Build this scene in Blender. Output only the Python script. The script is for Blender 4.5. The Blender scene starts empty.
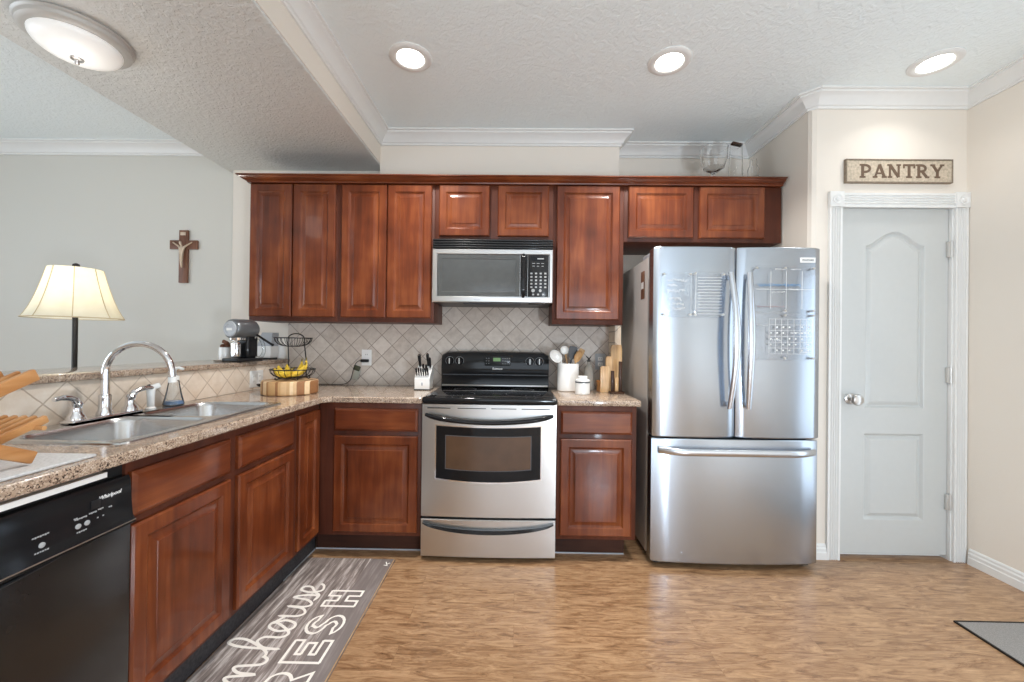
import bpy, bmesh, math, random
from mathutils import Vector, Matrix
C = bpy.context
S = C.scene
COL = S.collection
random.seed(7)
PI = math.pi

# ------------------------------------------------------------------ camera
H = 1.2271
def make_camera():
    f, yaw, pitch, roll = 401.79, 0.012956, -0.0046988, 0.0122256
    cd = bpy.data.cameras.new('camera'); co = bpy.data.objects.new('camera', cd); COL.objects.link(co)
    cd.sensor_fit = 'HORIZONTAL'; cd.sensor_width = 36.0; cd.lens = f / 1024 * 36.0
    cd.clip_start = 0.02; cd.clip_end = 60
    r = Vector((math.cos(yaw), math.sin(yaw), 0)); fw = Vector((-math.sin(yaw), math.cos(yaw), 0)); u = Vector((0, 0, 1))
    u2 = u * math.cos(pitch) + fw * math.sin(pitch); f2 = fw * math.cos(pitch) - u * math.sin(pitch)
    R = r * math.cos(roll) + u2 * math.sin(roll); U = -r * math.sin(roll) + u2 * math.cos(roll)
    m = Matrix((R, U, -f2)).transposed().to_4x4(); m.translation = (0, 0, H)
    co.matrix_world = m
    S.camera = co
make_camera()

# ------------------------------------------------------------------ world, daylight, exposure
w = bpy.data.worlds.new('World'); S.world = w; w.use_nodes = True
w.node_tree.nodes['Background'].inputs[0].default_value = (0.80, 0.90, 1.0, 1)
w.node_tree.nodes['Background'].inputs[1].default_value = 1.5
S.view_settings.view_transform = 'Standard'; S.view_settings.look = 'None'
S.view_settings.gamma = 1.0; S.view_settings.use_curve_mapping = False
S.view_settings.exposure = 0.08
S.cycles.use_denoising = True
S.cycles.max_bounces = 10; S.cycles.diffuse_bounces = 6; S.cycles.glossy_bounces = 5
S.cycles.transmission_bounces = 8; S.cycles.transparent_max_bounces = 12
S.cycles.sample_clamp_indirect = 6.0
S.cycles.caustics_reflective = False; S.cycles.caustics_refractive = False

def area(name, loc, rot, sx, sy, energy, col=(1, 1, 1)):
    l = bpy.data.lights.new(name, 'AREA'); l.shape = 'RECTANGLE'; l.size = sx; l.size_y = sy
    l.energy = energy; l.color = col
    o = bpy.data.objects.new(name, l); COL.objects.link(o); o.location = loc; o.rotation_euler = rot
    return o
# daylight through the glazed door, plus unseen rear and dining windows added for brightness
area('added_rear_daylight', (0.55, -3.11, 1.30), (PI/2, 0, 0), 3.1, 2.0, 42, (0.80, 0.92, 1.04))
area('daylight_glazed_door', (2.70, 1.36, 1.08), (0, PI/2, 0), 1.9, 0.76, 3.5, (0.80, 0.92, 1.04))
area('added_dining_daylight', (-5.11, 0.55, 1.35), (0, -PI/2, 0), 1.7, 2.2, 36, (0.80, 0.92, 1.04))

# ------------------------------------------------------------------ materials
MATS = {}
def nmat(name):
    m = bpy.data.materials.new(name); m.use_nodes = True
    nt = m.node_tree; b = nt.nodes['Principled BSDF']
    MATS[name] = m
    return m, nt, b
def srgb(r, g, b):
    f = lambda c: (c/255/12.92 if c/255 <= 0.04045 else ((c/255+0.055)/1.055)**2.4)
    return (f(r), f(g), f(b), 1)
def N(nt, t, **k):
    n = nt.nodes.new(t)
    for a, v in k.items():
        if a.startswith('i_'): n.inputs[a[2:].replace('_', ' ')].default_value = v
        else: setattr(n, a, v)
    return n
def simple(name, col, rough=0.5, metal=0.0, coat=0.0, noise=0.04, nscale=30, bump=0.0, bscale=200, trans=0.0, ior=1.45, emit=None, estr=0, sub=0, aniso=0):
    m, nt, b = nmat(name)
    b.inputs['Roughness'].default_value = rough; b.inputs['Metallic'].default_value = metal
    b.inputs['Coat Weight'].default_value = coat; b.inputs['Coat Roughness'].default_value = 0.12
    b.inputs['Transmission Weight'].default_value = trans; b.inputs['IOR'].default_value = ior
    tc = N(nt, 'ShaderNodeTexCoord')
    no = N(nt, 'ShaderNodeTexNoise'); no.inputs['Scale'].default_value = nscale; no.inputs['Detail'].default_value = 3
    nt.links.new(tc.outputs['Object'], no.inputs['Vector'])
    rp = N(nt, 'ShaderNodeValToRGB')
    c = Vector(col[:3])
    rp.color_ramp.elements[0].color = (*(c*(1-noise)), 1); rp.color_ramp.elements[1].color = (*[min(1, x*(1+noise)) for x in c], 1)
    rp.color_ramp.elements[0].position = .3; rp.color_ramp.elements[1].position = .7
    nt.links.new(no.outputs['Fac'], rp.inputs['Fac']); nt.links.new(rp.outputs['Color'], b.inputs['Base Color'])
    if bump:
        n2 = N(nt, 'ShaderNodeTexNoise'); n2.inputs['Scale'].default_value = bscale; n2.inputs['Detail'].default_value = 2
        nt.links.new(tc.outputs['Object'], n2.inputs['Vector'])
        bp = N(nt, 'ShaderNodeBump'); bp.inputs['Strength'].default_value = bump; bp.inputs['Distance'].default_value = 0.004
        nt.links.new(n2.outputs['Fac'], bp.inputs['Height']); nt.links.new(bp.outputs['Normal'], b.inputs['Normal'])
    if emit:
        b.inputs['Emission Color'].default_value = emit; b.inputs['Emission Strength'].default_value = estr
    return m

def wood(name, cols, axis='Z', scale=9, stretch=12, rough=0.32, coat=0.45, bump=0.015):
    m, nt, b = nmat(name)
    tc = N(nt, 'ShaderNodeTexCoord'); mp = N(nt, 'ShaderNodeMapping')
    sc = [scale]*3; sc['XYZ'.index(axis)] = scale/stretch
    mp.inputs['Scale'].default_value = sc
    nt.links.new(tc.outputs['Object'], mp.inputs['Vector'])
    n1 = N(nt, 'ShaderNodeTexNoise'); n1.inputs['Scale'].default_value = 3; n1.inputs['Detail'].default_value = 6; n1.inputs['Roughness'].default_value = .6; n1.inputs['Distortion'].default_value = .4
    nt.links.new(mp.outputs['Vector'], n1.inputs['Vector'])
    n2 = N(nt, 'ShaderNodeTexNoise'); n2.inputs['Scale'].default_value = 4.5; n2.inputs['Detail'].default_value = 2
    nt.links.new(tc.outputs['Object'], n2.inputs['Vector'])
    ad = N(nt, 'ShaderNodeMath', operation='ADD'); ml = N(nt, 'ShaderNodeMath', operation='MULTIPLY'); ml.inputs[1].default_value = .5
    nt.links.new(n1.outputs['Fac'], ad.inputs[0]); nt.links.new(n2.outputs['Fac'], ad.inputs[1]); nt.links.new(ad.outputs[0], ml.inputs[0])
    rp = N(nt, 'ShaderNodeValToRGB'); e = rp.color_ramp.elements
    e[0].position = .33; e[0].color = cols[0]; e[1].position = .68; e[1].color = cols[2]
    x = e.new(.5); x.color = cols[1]
    nt.links.new(ml.outputs[0], rp.inputs['Fac']); nt.links.new(rp.outputs['Color'], b.inputs['Base Color'])
    b.inputs['Roughness'].default_value = rough; b.inputs['Coat Weight'].default_value = coat; b.inputs['Coat Roughness'].default_value = .09; b.inputs['Specular IOR Level'].default_value = .25
    if bump:
        bp = N(nt, 'ShaderNodeBump'); bp.inputs['Strength'].default_value = bump; bp.inputs['Distance'].default_value = .002
        nt.links.new(n1.outputs['Fac'], bp.inputs['Height']); nt.links.new(bp.outputs['Normal'], b.inputs['Normal'])
    return m

def mat_floor():
    m, nt, b = nmat('floor_wood'); L = nt.links.new
    tc = N(nt, 'ShaderNodeTexCoord')
    br = N(nt, 'ShaderNodeTexBrick'); br.offset = .37; br.squash = 1
    br.inputs['Scale'].default_value = 1; br.inputs['Brick Width'].default_value = 1.25; br.inputs['Row Height'].default_value = .125
    br.inputs['Mortar Size'].default_value = .0012; br.inputs['Mortar Smooth'].default_value = .3
    br.inputs['Color1'].default_value = (0, 0, 0, 1); br.inputs['Color2'].default_value = (1, 1, 1, 1); br.inputs['Mortar'].default_value = (.5, .5, .5, 1)
    L(tc.outputs['Object'], br.inputs['Vector'])
    # each plank its own grain: shift the grain by the plank's random value
    mp = N(nt, 'ShaderNodeMapping'); mp.inputs['Scale'].default_value = (2.5, 14, 1)
    L(tc.outputs['Object'], mp.inputs['Vector'])
    av = N(nt, 'ShaderNodeVectorMath', operation='ADD'); sv = N(nt, 'ShaderNodeVectorMath', operation='SCALE'); sv.inputs['Scale'].default_value = 7
    L(br.outputs['Color'], sv.inputs[0]); L(mp.outputs['Vector'], av.inputs[0]); L(sv.outputs[0], av.inputs[1])
    n1 = N(nt, 'ShaderNodeTexNoise'); n1.inputs['Scale'].default_value = 2.6; n1.inputs['Detail'].default_value = 9; n1.inputs['Roughness'].default_value = .72; n1.inputs['Distortion'].default_value = 1.4
    L(av.outputs[0], n1.inputs['Vector'])
    rp = N(nt, 'ShaderNodeValToRGB'); e = rp.color_ramp.elements
    e[0].position = .30; e[0].color = srgb(100, 70, 46); e[1].position = .72; e[1].color = srgb(198, 162, 124)
    x = e.new(.42); x.color = srgb(142, 106, 75); x = e.new(.55); x.color = srgb(172, 136, 101)
    L(n1.outputs['Fac'], rp.inputs['Fac'])
    tn = N(nt, 'ShaderNodeMapRange'); tn.inputs['To Min'].default_value = .96; tn.inputs['To Max'].default_value = 1.03
    L(br.outputs['Color'], tn.inputs['Value'])
    mx = N(nt, 'ShaderNodeMix', data_type='RGBA', blend_type='MULTIPLY'); mx.inputs['Factor'].default_value = 1
    L(rp.outputs['Color'], mx.inputs['A']); L(tn.outputs['Result'], mx.inputs['B'])
    sm = N(nt, 'ShaderNodeMix', data_type='RGBA'); sm.inputs['B'].default_value = srgb(92, 62, 40)
    ms = N(nt, 'ShaderNodeMath', operation='MULTIPLY'); ms.inputs[1].default_value = .25
    L(br.outputs['Fac'], ms.inputs[0]); L(ms.outputs[0], sm.inputs['Factor']); L(mx.outputs['Result'], sm.inputs['A'])
    L(sm.outputs['Result'], b.inputs['Base Color'])
    b.inputs['Roughness'].default_value = .28; b.inputs['Coat Weight'].default_value = .15; b.inputs['Coat Roughness'].default_value = .2
    bp = N(nt, 'ShaderNodeBump'); bp.inputs['Strength'].default_value = .12; bp.inputs['Distance'].default_value = .003
    L(n1.outputs['Fac'], bp.inputs['Height']); L(bp.outputs['Normal'], b.inputs['Normal'])
    return m

def mat_tile(name, axes, origin, side, cols):
    """tumbled stone tiles set on the diagonal; axes = which object coordinates span the wall"""
    m, nt, b = nmat(name); L = nt.links.new
    tc = N(nt, 'ShaderNodeTexCoord'); sp = N(nt, 'ShaderNodeSeparateXYZ'); L(tc.outputs['Object'], sp.inputs[0])
    def off(sock, v):
        n = N(nt, 'ShaderNodeMath', operation='SUBTRACT'); n.inputs[1].default_value = v; L(sock, n.inputs[0]); return n.outputs[0]
    u = off(sp.outputs[axes[0]], origin[0]); v = off(sp.outputs[axes[1]], origin[1])
    cb = N(nt, 'ShaderNodeCombineXYZ')
    for k, op in enumerate(('ADD', 'SUBTRACT')):
        n = N(nt, 'ShaderNodeMath', operation=op); L(u, n.inputs[0]); L(v, n.inputs[1])
        n2 = N(nt, 'ShaderNodeMath', operation='MULTIPLY'); n2.inputs[1].default_value = .70711; L(n.outputs[0], n2.inputs[0]); L(n2.outputs[0], cb.inputs[k])
    wob = N(nt, 'ShaderNodeTexNoise'); wob.inputs['Scale'].default_value = 45; L(tc.outputs['Object'], wob.inputs['Vector'])
    ws = N(nt, 'ShaderNodeVectorMath', operation='SCALE'); ws.inputs['Scale'].default_value = .004; L(wob.outputs['Color'], ws.inputs[0])
    wa = N(nt, 'ShaderNodeVectorMath', operation='ADD'); L(cb.outputs[0], wa.inputs[0]); L(ws.outputs[0], wa.inputs[1])
    br = N(nt, 'ShaderNodeTexBrick'); br.offset = 0; br.squash = 1
    br.inputs['Scale'].default_value = 1; br.inputs['Brick Width'].default_value = side; br.inputs['Row Height'].default_value = side
    br.inputs['Mortar Size'].default_value = .0028; br.inputs['Mortar Smooth'].default_value = .35
    br.inputs['Color1'].default_value = (0, 0, 0, 1); br.inputs['Color2'].default_value = (1, 1, 1, 1)
    L(wa.outputs[0], br.inputs['Vector'])
    n1 = N(nt, 'ShaderNodeTexNoise'); n1.inputs['Scale'].default_value = 22; n1.inputs['Detail'].default_value = 6; n1.inputs['Roughness'].default_value = .65
    L(tc.outputs['Object'], n1.inputs['Vector'])
    f1 = N(nt, 'ShaderNodeMath', operation='MULTIPLY'); f1.inputs[1].default_value = .28; L(br.outputs['Color'], f1.inputs[0])
    f2 = N(nt, 'ShaderNodeMath', operation='MULTIPLY'); f2.inputs[1].default_value = .90; L(n1.outputs['Fac'], f2.inputs[0])
    f3 = N(nt, 'ShaderNodeMath', operation='ADD'); L(f1.outputs[0], f3.inputs[0]); L(f2.outputs[0], f3.inputs[1])
    rp = N(nt, 'ShaderNodeValToRGB'); e = rp.color_ramp.elements
    e[0].position = .25; e[0].color = cols[0]; e[1].position = .8; e[1].color = cols[2]; x = e.new(.52); x.color = cols[1]
    L(f3.outputs[0], rp.inputs['Fac'])
    mx = N(nt, 'ShaderNodeMix', data_type='RGBA'); mx.inputs['B'].default_value = cols[3]
    L(br.outputs['Fac'], mx.inputs['Factor']); L(rp.outputs['Color'], mx.inputs['A']); L(mx.outputs['Result'], b.inputs['Base Color'])
    b.inputs['Roughness'].default_value = .55
    h = N(nt, 'ShaderNodeMath', operation='SUBTRACT'); h2 = N(nt, 'ShaderNodeMath', operation='MULTIPLY'); h2.inputs[1].default_value = .3
    L(n1.outputs['Fac'], h2.inputs[0]); L(h2.outputs[0], h.inputs[0]); L(br.outputs['Fac'], h.inputs[1])
    bp = N(nt, 'ShaderNodeBump'); bp.inputs['Strength'].default_value = .5; bp.inputs['Distance'].default_value = .003
    L(h.outputs[0], bp.inputs['Height']); L(bp.outputs['Normal'], b.inputs['Normal'])
    return m

def mat_granite():
    m, nt, b = nmat('granite'); L = nt.links.new
    tc = N(nt, 'ShaderNodeTexCoord')
    v1 = N(nt, 'ShaderNodeTexVoronoi'); v1.inputs['Scale'].default_value = 300; L(tc.outputs['Object'], v1.inputs['Vector'])
    sp = N(nt, 'ShaderNodeSeparateColor'); L(v1.outputs['Color'], sp.inputs[0])
    n1 = N(nt, 'ShaderNodeTexNoise'); n1.inputs['Scale'].default_value = 38; n1.inputs['Detail'].default_value = 4; L(tc.outputs['Object'], n1.inputs['Vector'])
    a = N(nt, 'ShaderNodeMath', operation='MULTIPLY'); a.inputs[1].default_value = .6; L(sp.outputs[0], a.inputs[0])
    c = N(nt, 'ShaderNodeMath', operation='MULTIPLY'); c.inputs[1].default_value = .55; L(n1.outputs['Fac'], c.inputs[0])
    d = N(nt, 'ShaderNodeMath', operation='ADD'); L(a.outputs[0], d.inputs[0]); L(c.outputs[0], d.inputs[1])
    rp = N(nt, 'ShaderNodeValToRGB'); rp.color_ramp.interpolation = 'LINEAR'; e = rp.color_ramp.elements
    e[0].position = .27; e[0].color = srgb(58, 48, 44); e[1].position = .92; e[1].color = srgb(214, 200, 184)
    for p, cc in ((.36, (122, 102, 88)), (.47, (160, 138, 120)), (.62, (176, 154, 134)), (.78, (192, 172, 152))):
        x = e.new(p); x.color = srgb(*cc)
    L(d.outputs[0], rp.inputs['Fac']); L(rp.outputs['Color'], b.inputs['Base Color'])
    b.inputs['Roughness'].default_value = .14; b.inputs['Coat Weight'].default_value = .3; b.inputs['Coat Roughness'].default_value = .05
    return m

def mat_steel(name, col=.62, rough=.26, axis='X', streak=.05, aniso=.0, tint=(1, 1, 1)):
    m, nt, b = nmat(name); L = nt.links.new
    tc = N(nt, 'ShaderNodeTexCoord'); mp = N(nt, 'ShaderNodeMapping')
    s = [260, 260, 260]; s['XYZ'.index(axis)] = 3; mp.inputs['Scale'].default_value = s
    L(tc.outputs['Object'], mp.inputs['Vector'])
    n1 = N(nt, 'ShaderNodeTexNoise'); n1.inputs['Scale'].default_value = 1; n1.inputs['Detail'].default_value = 2; L(mp.outputs['Vector'], n1.inputs['Vector'])
    rp = N(nt, 'ShaderNodeMapRange'); rp.inputs['To Min'].default_value = rough-streak; rp.inputs['To Max'].default_value = rough+streak
    L(n1.outputs['Fac'], rp.inputs['Value']); L(rp.outputs['Result'], b.inputs['Roughness'])
    b.inputs['Base Color'].default_value = (col*tint[0], col*tint[1], col*tint[2], 1); b.inputs['Metallic'].default_value = 1
    if aniso:
        b.inputs['Anisotropic'].default_value = aniso; b.inputs['Anisotropic Rotation'].default_value = .25
        t = N(nt, 'ShaderNodeTangent'); t.direction_type = 'RADIAL'; t.axis = 'Z'; L(t.outputs[0], b.inputs['Tangent'])
    return m

def mat_texture_paint(name, col, rough, scale, strength, dist):
    m, nt, b = nmat(name); L = nt.links.new
    tc = N(nt, 'ShaderNodeTexCoord')
    n1 = N(nt, 'ShaderNodeTexNoise'); n1.inputs['Scale'].default_value = scale; n1.inputs['Detail'].default_value = 4; n1.inputs['Distortion'].default_value = .6
    L(tc.outputs['Object'], n1.inputs['Vector'])
    rp = N(nt, 'ShaderNodeValToRGB'); rp.color_ramp.elements[0].position = .42; rp.color_ramp.elements[1].position = .6
    L(n1.outputs['Fac'], rp.inputs['Fac'])
    bp = N(nt, 'ShaderNodeBump'); bp.inputs['Strength'].default_value = strength; bp.inputs['Distance'].default_value = dist
    L(rp.outputs['Color'], bp.inputs['Height']); L(bp.outputs['Normal'], b.inputs['Normal'])
    b.inputs['Base Color'].default_value = col; b.inputs['Roughness'].default_value = rough
    return m

def mat_stripes(name, cols, axis, freq, rough=.5, rnd=True):
    """strips of different woods side by side"""
    m, nt, b = nmat(name); L = nt.links.new
    tc = N(nt, 'ShaderNodeTexCoord'); sp = N(nt, 'ShaderNodeSeparateXYZ'); L(tc.outputs['Object'], sp.inputs[0])
    ml = N(nt, 'ShaderNodeMath', operation='MULTIPLY'); ml.inputs[1].default_value = freq; L(sp.outputs[axis], ml.inputs[0])
    fl = N(nt, 'ShaderNodeMath', operation='FLOOR'); L(ml.outputs[0], fl.inputs[0])
    wn = N(nt, 'ShaderNodeTexWhiteNoise', noise_dimensions='1D'); L(fl.outputs[0], wn.inputs['W'])
    rp = N(nt, 'ShaderNodeValToRGB'); rp.color_ramp.interpolation = 'CONSTANT'; e = rp.color_ramp.elements
    e[0].position = 0; e[0].color = cols[0]; e[1].position = .75; e[1].color = cols[-1]
    for k, c in enumerate(cols[1:-1]): x = e.new(.75*(k+1)/(len(cols)-1)); x.color = c
    L(wn.outputs['Value'], rp.inputs['Fac'])
    n1 = N(nt, 'ShaderNodeTexNoise'); n1.inputs['Scale'].default_value = 60; L(tc.outputs['Object'], n1.inputs['Vector'])
    mr = N(nt, 'ShaderNodeMapRange'); mr.inputs['To Min'].default_value = .85; mr.inputs['To Max'].default_value = 1.1; L(n1.outputs['Fac'], mr.inputs['Value'])
    mx = N(nt, 'ShaderNodeMix', data_type='RGBA', blend_type='MULTIPLY'); mx.inputs['Factor'].default_value = 1
    L(rp.outputs['Color'], mx.inputs['A']); L(mr.outputs['Result'], mx.inputs['B']); L(mx.outputs['Result'], b.inputs['Base Color'])
    b.inputs['Roughness'].default_value = rough
    return m

M = {}
M['wall'] = mat_texture_paint('wall_paint', srgb(228, 220, 209), .6, 160, .10, .002)
M['wall_dining'] = mat_texture_paint('wall_paint_dining', srgb(206, 203, 195), .6, 160, .10, .002)
M['ceiling'] = mat_texture_paint('ceiling_knockdown', srgb(237, 245, 247), .7, 48, .40, .004)
M['beam'] = mat_texture_paint('beam_knockdown_shaded', srgb(222, 224, 222), .7, 48, .55, .004)  # ceiling paint greyed down, the beam's shade put into its colour
M['trim'] = simple('trim_white', srgb(226, 226, 224), .35, noise=.01)
M['door_shaded'] = simple('door_white_shaded', srgb(195, 197, 195), .35, noise=.01)  # trim white made greyer, so the door's shading sits in the colour
M['floor'] = mat_floor()
cherry = (srgb(74, 31, 13), srgb(105, 49, 23), srgb(138, 75, 39))
M['cherry'] = wood('cherry_wood', cherry, 'Z')
M['cherry_h'] = wood('cherry_wood_across', cherry, 'X')
M['cherry_y'] = wood('cherry_wood_side_run', cherry, 'Y')
M['cherry_dark'] = wood('cherry_frame', (srgb(66, 33, 23), srgb(84, 44, 31), srgb(102, 56, 39)), 'Z', coat=.08, rough=.5)
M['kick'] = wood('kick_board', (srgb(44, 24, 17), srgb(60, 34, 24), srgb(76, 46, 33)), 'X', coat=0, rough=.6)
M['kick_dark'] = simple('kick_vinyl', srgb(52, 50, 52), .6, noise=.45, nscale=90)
M['granite'] = mat_granite()
stone = (srgb(176, 163, 152), srgb(198, 186, 175), srgb(214, 204, 194), srgb(152, 140, 130))
M['tile_back'] = mat_tile('tile_back', ('X', 'Z'), (-0.38, 1.422), .1062, stone)
warm = (srgb(216, 198, 178), srgb(230, 214, 196), srgb(240, 228, 214), srgb(200, 182, 164))
M['tile_return'] = mat_tile('tile_return', ('X', 'Z'), (.70, 1.20), .1062, (srgb(206, 184, 160), srgb(222, 204, 182), srgb(234, 220, 202), srgb(170, 150, 130)))
M['tile_side'] = mat_tile('tile_side', ('Y', 'Z'), (1.55, .99), .1062, warm)
M['steel'] = mat_steel('brushed_steel', .55, .26, 'X', streak=.008, aniso=.8, tint=(.87, .96, 1.08))
M['steel_warm'] = mat_steel('brushed_steel_range', .57, .28, 'X', streak=.008, aniso=.5, tint=(1, .985, .965))
M['steel_sink'] = mat_steel('sink_steel', .58, .25, 'Y')
M['fridge_side'] = simple('fridge_side_grey', srgb(176, 171, 167), .32, metal=.15, noise=.02, bump=.05, bscale=400)
M['chrome'] = simple('chrome', (.82, .82, .84, 1), .08, metal=1, noise=.01)
M['nickel'] = simple('brushed_nickel', (.62, .60, .58, 1), .28, metal=1, noise=.02)
M['hinge'] = simple('hinge_nickel', srgb(206, 204, 200), .35, metal=.5, noise=.02)
M['satin_grey'] = simple('satin_grey', srgb(196, 194, 190), .45, metal=.35, noise=.01)
M['handle_steel'] = simple('handle_steel', (.62, .66, .72, 1), .26, metal=1, noise=.02)
M['black_gloss'] = simple('black_gloss', (.012, .012, .013, 1), .08, coat=.5, noise=.05)
M['black_glass'] = simple('black_glass', (.008, .008, .009, 1), .04, coat=.6, noise=.05)
M['black_plastic'] = simple('black_plastic', (.016, .016, .017, 1), .35, noise=.1)
M['black_wire'] = simple('black_wire', (.02, .017, .015, 1), .4, metal=.3, noise=.1)
M['gap'] = simple('dark_gap', (.006, .006, .006, 1), .8)
for _k in ('black_gloss', 'black_glass', 'black_plastic'): MATS[_k].node_tree.nodes['Principled BSDF'].inputs['Specular IOR Level'].default_value = .22; MATS[_k].node_tree.nodes['Principled BSDF'].inputs['Coat Weight'].default_value = .12
M['oven_window'] = simple('oven_window', srgb(84, 62, 46), .12, coat=.3, noise=.12, nscale=12)
M['micro_window'] = simple('microwave_window', srgb(72, 74, 74), .12, coat=.5, noise=.06)
M['white_plastic'] = simple('white_plastic', srgb(236, 236, 234), .35, noise=.01)
M['ceramic'] = simple('white_ceramic', srgb(240, 239, 236), .15, coat=.4, noise=.01)
M['grey_silicone'] = simple('grey_silicone', srgb(78, 80, 84), .5)
M['grey_light'] = simple('light_grey_plastic', srgb(176, 180, 186), .4)
M['spoon_wood'] = wood('spoon_wood', (srgb(150, 112, 74), srgb(186, 148, 104), srgb(208, 174, 130)), 'Z', coat=0, rough=.55)
M['bamboo'] = wood('bamboo', (srgb(150, 98, 54), srgb(184, 130, 80), srgb(206, 158, 108)), 'Y', scale=14, coat=.1, rough=.45)
M['board_wood'] = wood('board_wood', (srgb(150, 112, 70), srgb(204, 166, 120), srgb(236, 210, 168)), 'Z', scale=12, coat=.1, rough=.45)
M['board_dark'] = wood('dark_wood', (srgb(40, 24, 15), srgb(62, 38, 24), srgb(84, 54, 34)), 'Z', coat=.1, rough=.5)
M['cross_wood'] = wood('cross_wood', (srgb(84, 54, 40), srgb(118, 80, 62), srgb(146, 106, 84)), 'Z', scale=20, coat=.1, rough=.5)
M['silver'] = simple('pale_silver', srgb(206, 186, 164), .4, metal=.4, noise=.05)
M['block'] = mat_stripes('butcher_block', [srgb(196, 156, 108), srgb(168, 122, 78), srgb(224, 196, 156), srgb(146, 100, 62), srgb(208, 172, 128)], 'X', 70)
M['banana'] = simple('banana', srgb(226, 190, 60), .45, noise=.12, nscale=25)
M['banana_tip'] = simple('banana_tip', srgb(110, 96, 40), .6)
M['glass'] = simple('clear_glass', (1, 1, 1, 1), .02, trans=1, ior=1.3, noise=0)
def mat_clear(name, col, gloss):
    m, nt, b = nmat(name); L = nt.links.new
    t = N(nt, 'ShaderNodeBsdfTransparent'); t.inputs[0].default_value = col
    g = N(nt, 'ShaderNodeBsdfGlossy'); g.inputs['Roughness'].default_value = .05
    f = N(nt, 'ShaderNodeFresnel'); f.inputs[0].default_value = 1.2; ad = N(nt, 'ShaderNodeMath', operation='ADD'); ad.inputs[1].default_value = gloss
    mx = N(nt, 'ShaderNodeMixShader'); L(f.outputs[0], ad.inputs[0]); L(ad.outputs[0], mx.inputs[0]); L(t.outputs[0], mx.inputs[1]); L(g.outputs[0], mx.inputs[2])
    L(mx.outputs[0], nt.nodes['Material Output'].inputs[0]); return m
M['acrylic'] = mat_clear('acrylic', (.985, .99, .995, 1), .02)
M['clear_soap'] = mat_clear('clear_plastic', (.93, .95, .96, 1), .07)
M['globe_clear'] = mat_clear('clear_globe', (1, 1, 1, 1), .0)
M['machine_grey'] = simple('machine_grey', srgb(120, 124, 128), .3, metal=.6, noise=.03)
M['dishwasher_door'] = simple('dishwasher_door', (.016, .013, .011, 1), .22, noise=.1)
M['soap_blue'] = simple('soap_blue', srgb(120, 158, 205), .2, trans=.2)
M['oil_glass'] = simple('bottle_glass', srgb(214, 208, 198), .08, trans=.55, ior=1.2)
M['amber'] = simple('amber_glass', srgb(196, 140, 86), .08, trans=.6, ior=1.3)
M['white_ink'] = simple('white_ink', srgb(244, 244, 244), .5, noise=0)
M['grey_ink'] = simple('grey_ink', srgb(170, 172, 174), .5, noise=0)
M['blue_ink'] = simple('blue_ink', srgb(70, 140, 196), .5, noise=0)
M['red_ink'] = simple('rose_ink', srgb(170, 120, 126), .5, noise=0)
M['rug_ink'] = simple('rug_cream', srgb(248, 242, 234), .85, noise=.03)
M['sign_ink'] = simple('sign_brown', srgb(104, 84, 68), .7, noise=.08)
M['sign_board'] = simple('sign_board', srgb(192, 178, 158), .8, noise=.22, nscale=70, bump=.2)
M['sign_edge'] = simple('sign_edge', srgb(138, 124, 108), .8, noise=.2, nscale=60)
M['mat_grey'] = simple('mat_grey', srgb(146, 142, 138), .95, noise=.22, nscale=260, bump=.5, bscale=300)
M['mat_edge'] = simple('mat_edge', srgb(34, 28, 24), .8)
M['dish_mat'] = simple('dish_mat', srgb(206, 206, 206), .9, noise=.12, nscale=120, bump=.6, bscale=160)
M['pod'] = simple('brown_pods', srgb(110, 66, 42), .5, noise=.3)
M['magnet'] = simple('magnet_brown', srgb(110, 78, 60), .5, noise=.2)
M['leds'] = simple('display_green', (.02, .05, .02, 1), .3, emit=(.30, .55, .18, 1), estr=.35)
M['leaf'] = simple('plug_in_freshener', srgb(200, 200, 186), .3, trans=.4)
M['mesh_basket'] = simple('olive', srgb(70, 70, 50), .6)

def mat_rug():
    m, nt, b = nmat('rug_planks'); L = nt.links.new
    tc = N(nt, 'ShaderNodeTexCoord'); mp = N(nt, 'ShaderNodeMapping'); mp.inputs['Scale'].default_value = (26, 2.2, 1)
    L(tc.outputs['Object'], mp.inputs['Vector'])
    n1 = N(nt, 'ShaderNodeTexNoise'); n1.inputs['Scale'].default_value = 1.6; n1.inputs['Detail'].default_value = 7; n1.inputs['Roughness'].default_value = .65
    L(mp.outputs['Vector'], n1.inputs['Vector'])
    rp = N(nt, 'ShaderNodeValToRGB'); e = rp.color_ramp.elements
    e[0].position = .35; e[0].color = srgb(100, 90, 86); e[1].position = .64; e[1].color = srgb(222, 214, 210); x = e.new(.50); x.color = srgb(146, 134, 129)
    L(n1.outputs['Fac'], rp.inputs['Fac'])
    # plain grey-brown border band along the long right-hand side
    sp = N(nt, 'ShaderNodeSeparateXYZ'); L(tc.outputs['Object'], sp.inputs[0])
    gt = N(nt, 'ShaderNodeMath', operation='GREATER_THAN'); gt.inputs[1].default_value = .115; L(sp.outputs['X'], gt.inputs[0])
    mx = N(nt, 'ShaderNodeMix', data_type='RGBA'); mx.inputs['B'].default_value = srgb(122, 112, 109)
    mu = N(nt, 'ShaderNodeMath', operation='MULTIPLY'); mu.inputs[1].default_value = .85; L(gt.outputs[0], mu.inputs[0])
    L(mu.outputs[0], mx.inputs['Factor']); L(rp.outputs['Color'], mx.inputs['A']); L(mx.outputs['Result'], b.inputs['Base Color'])
    b.inputs['Roughness'].default_value = .85
    return m
M['rug'] = mat_rug()

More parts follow.
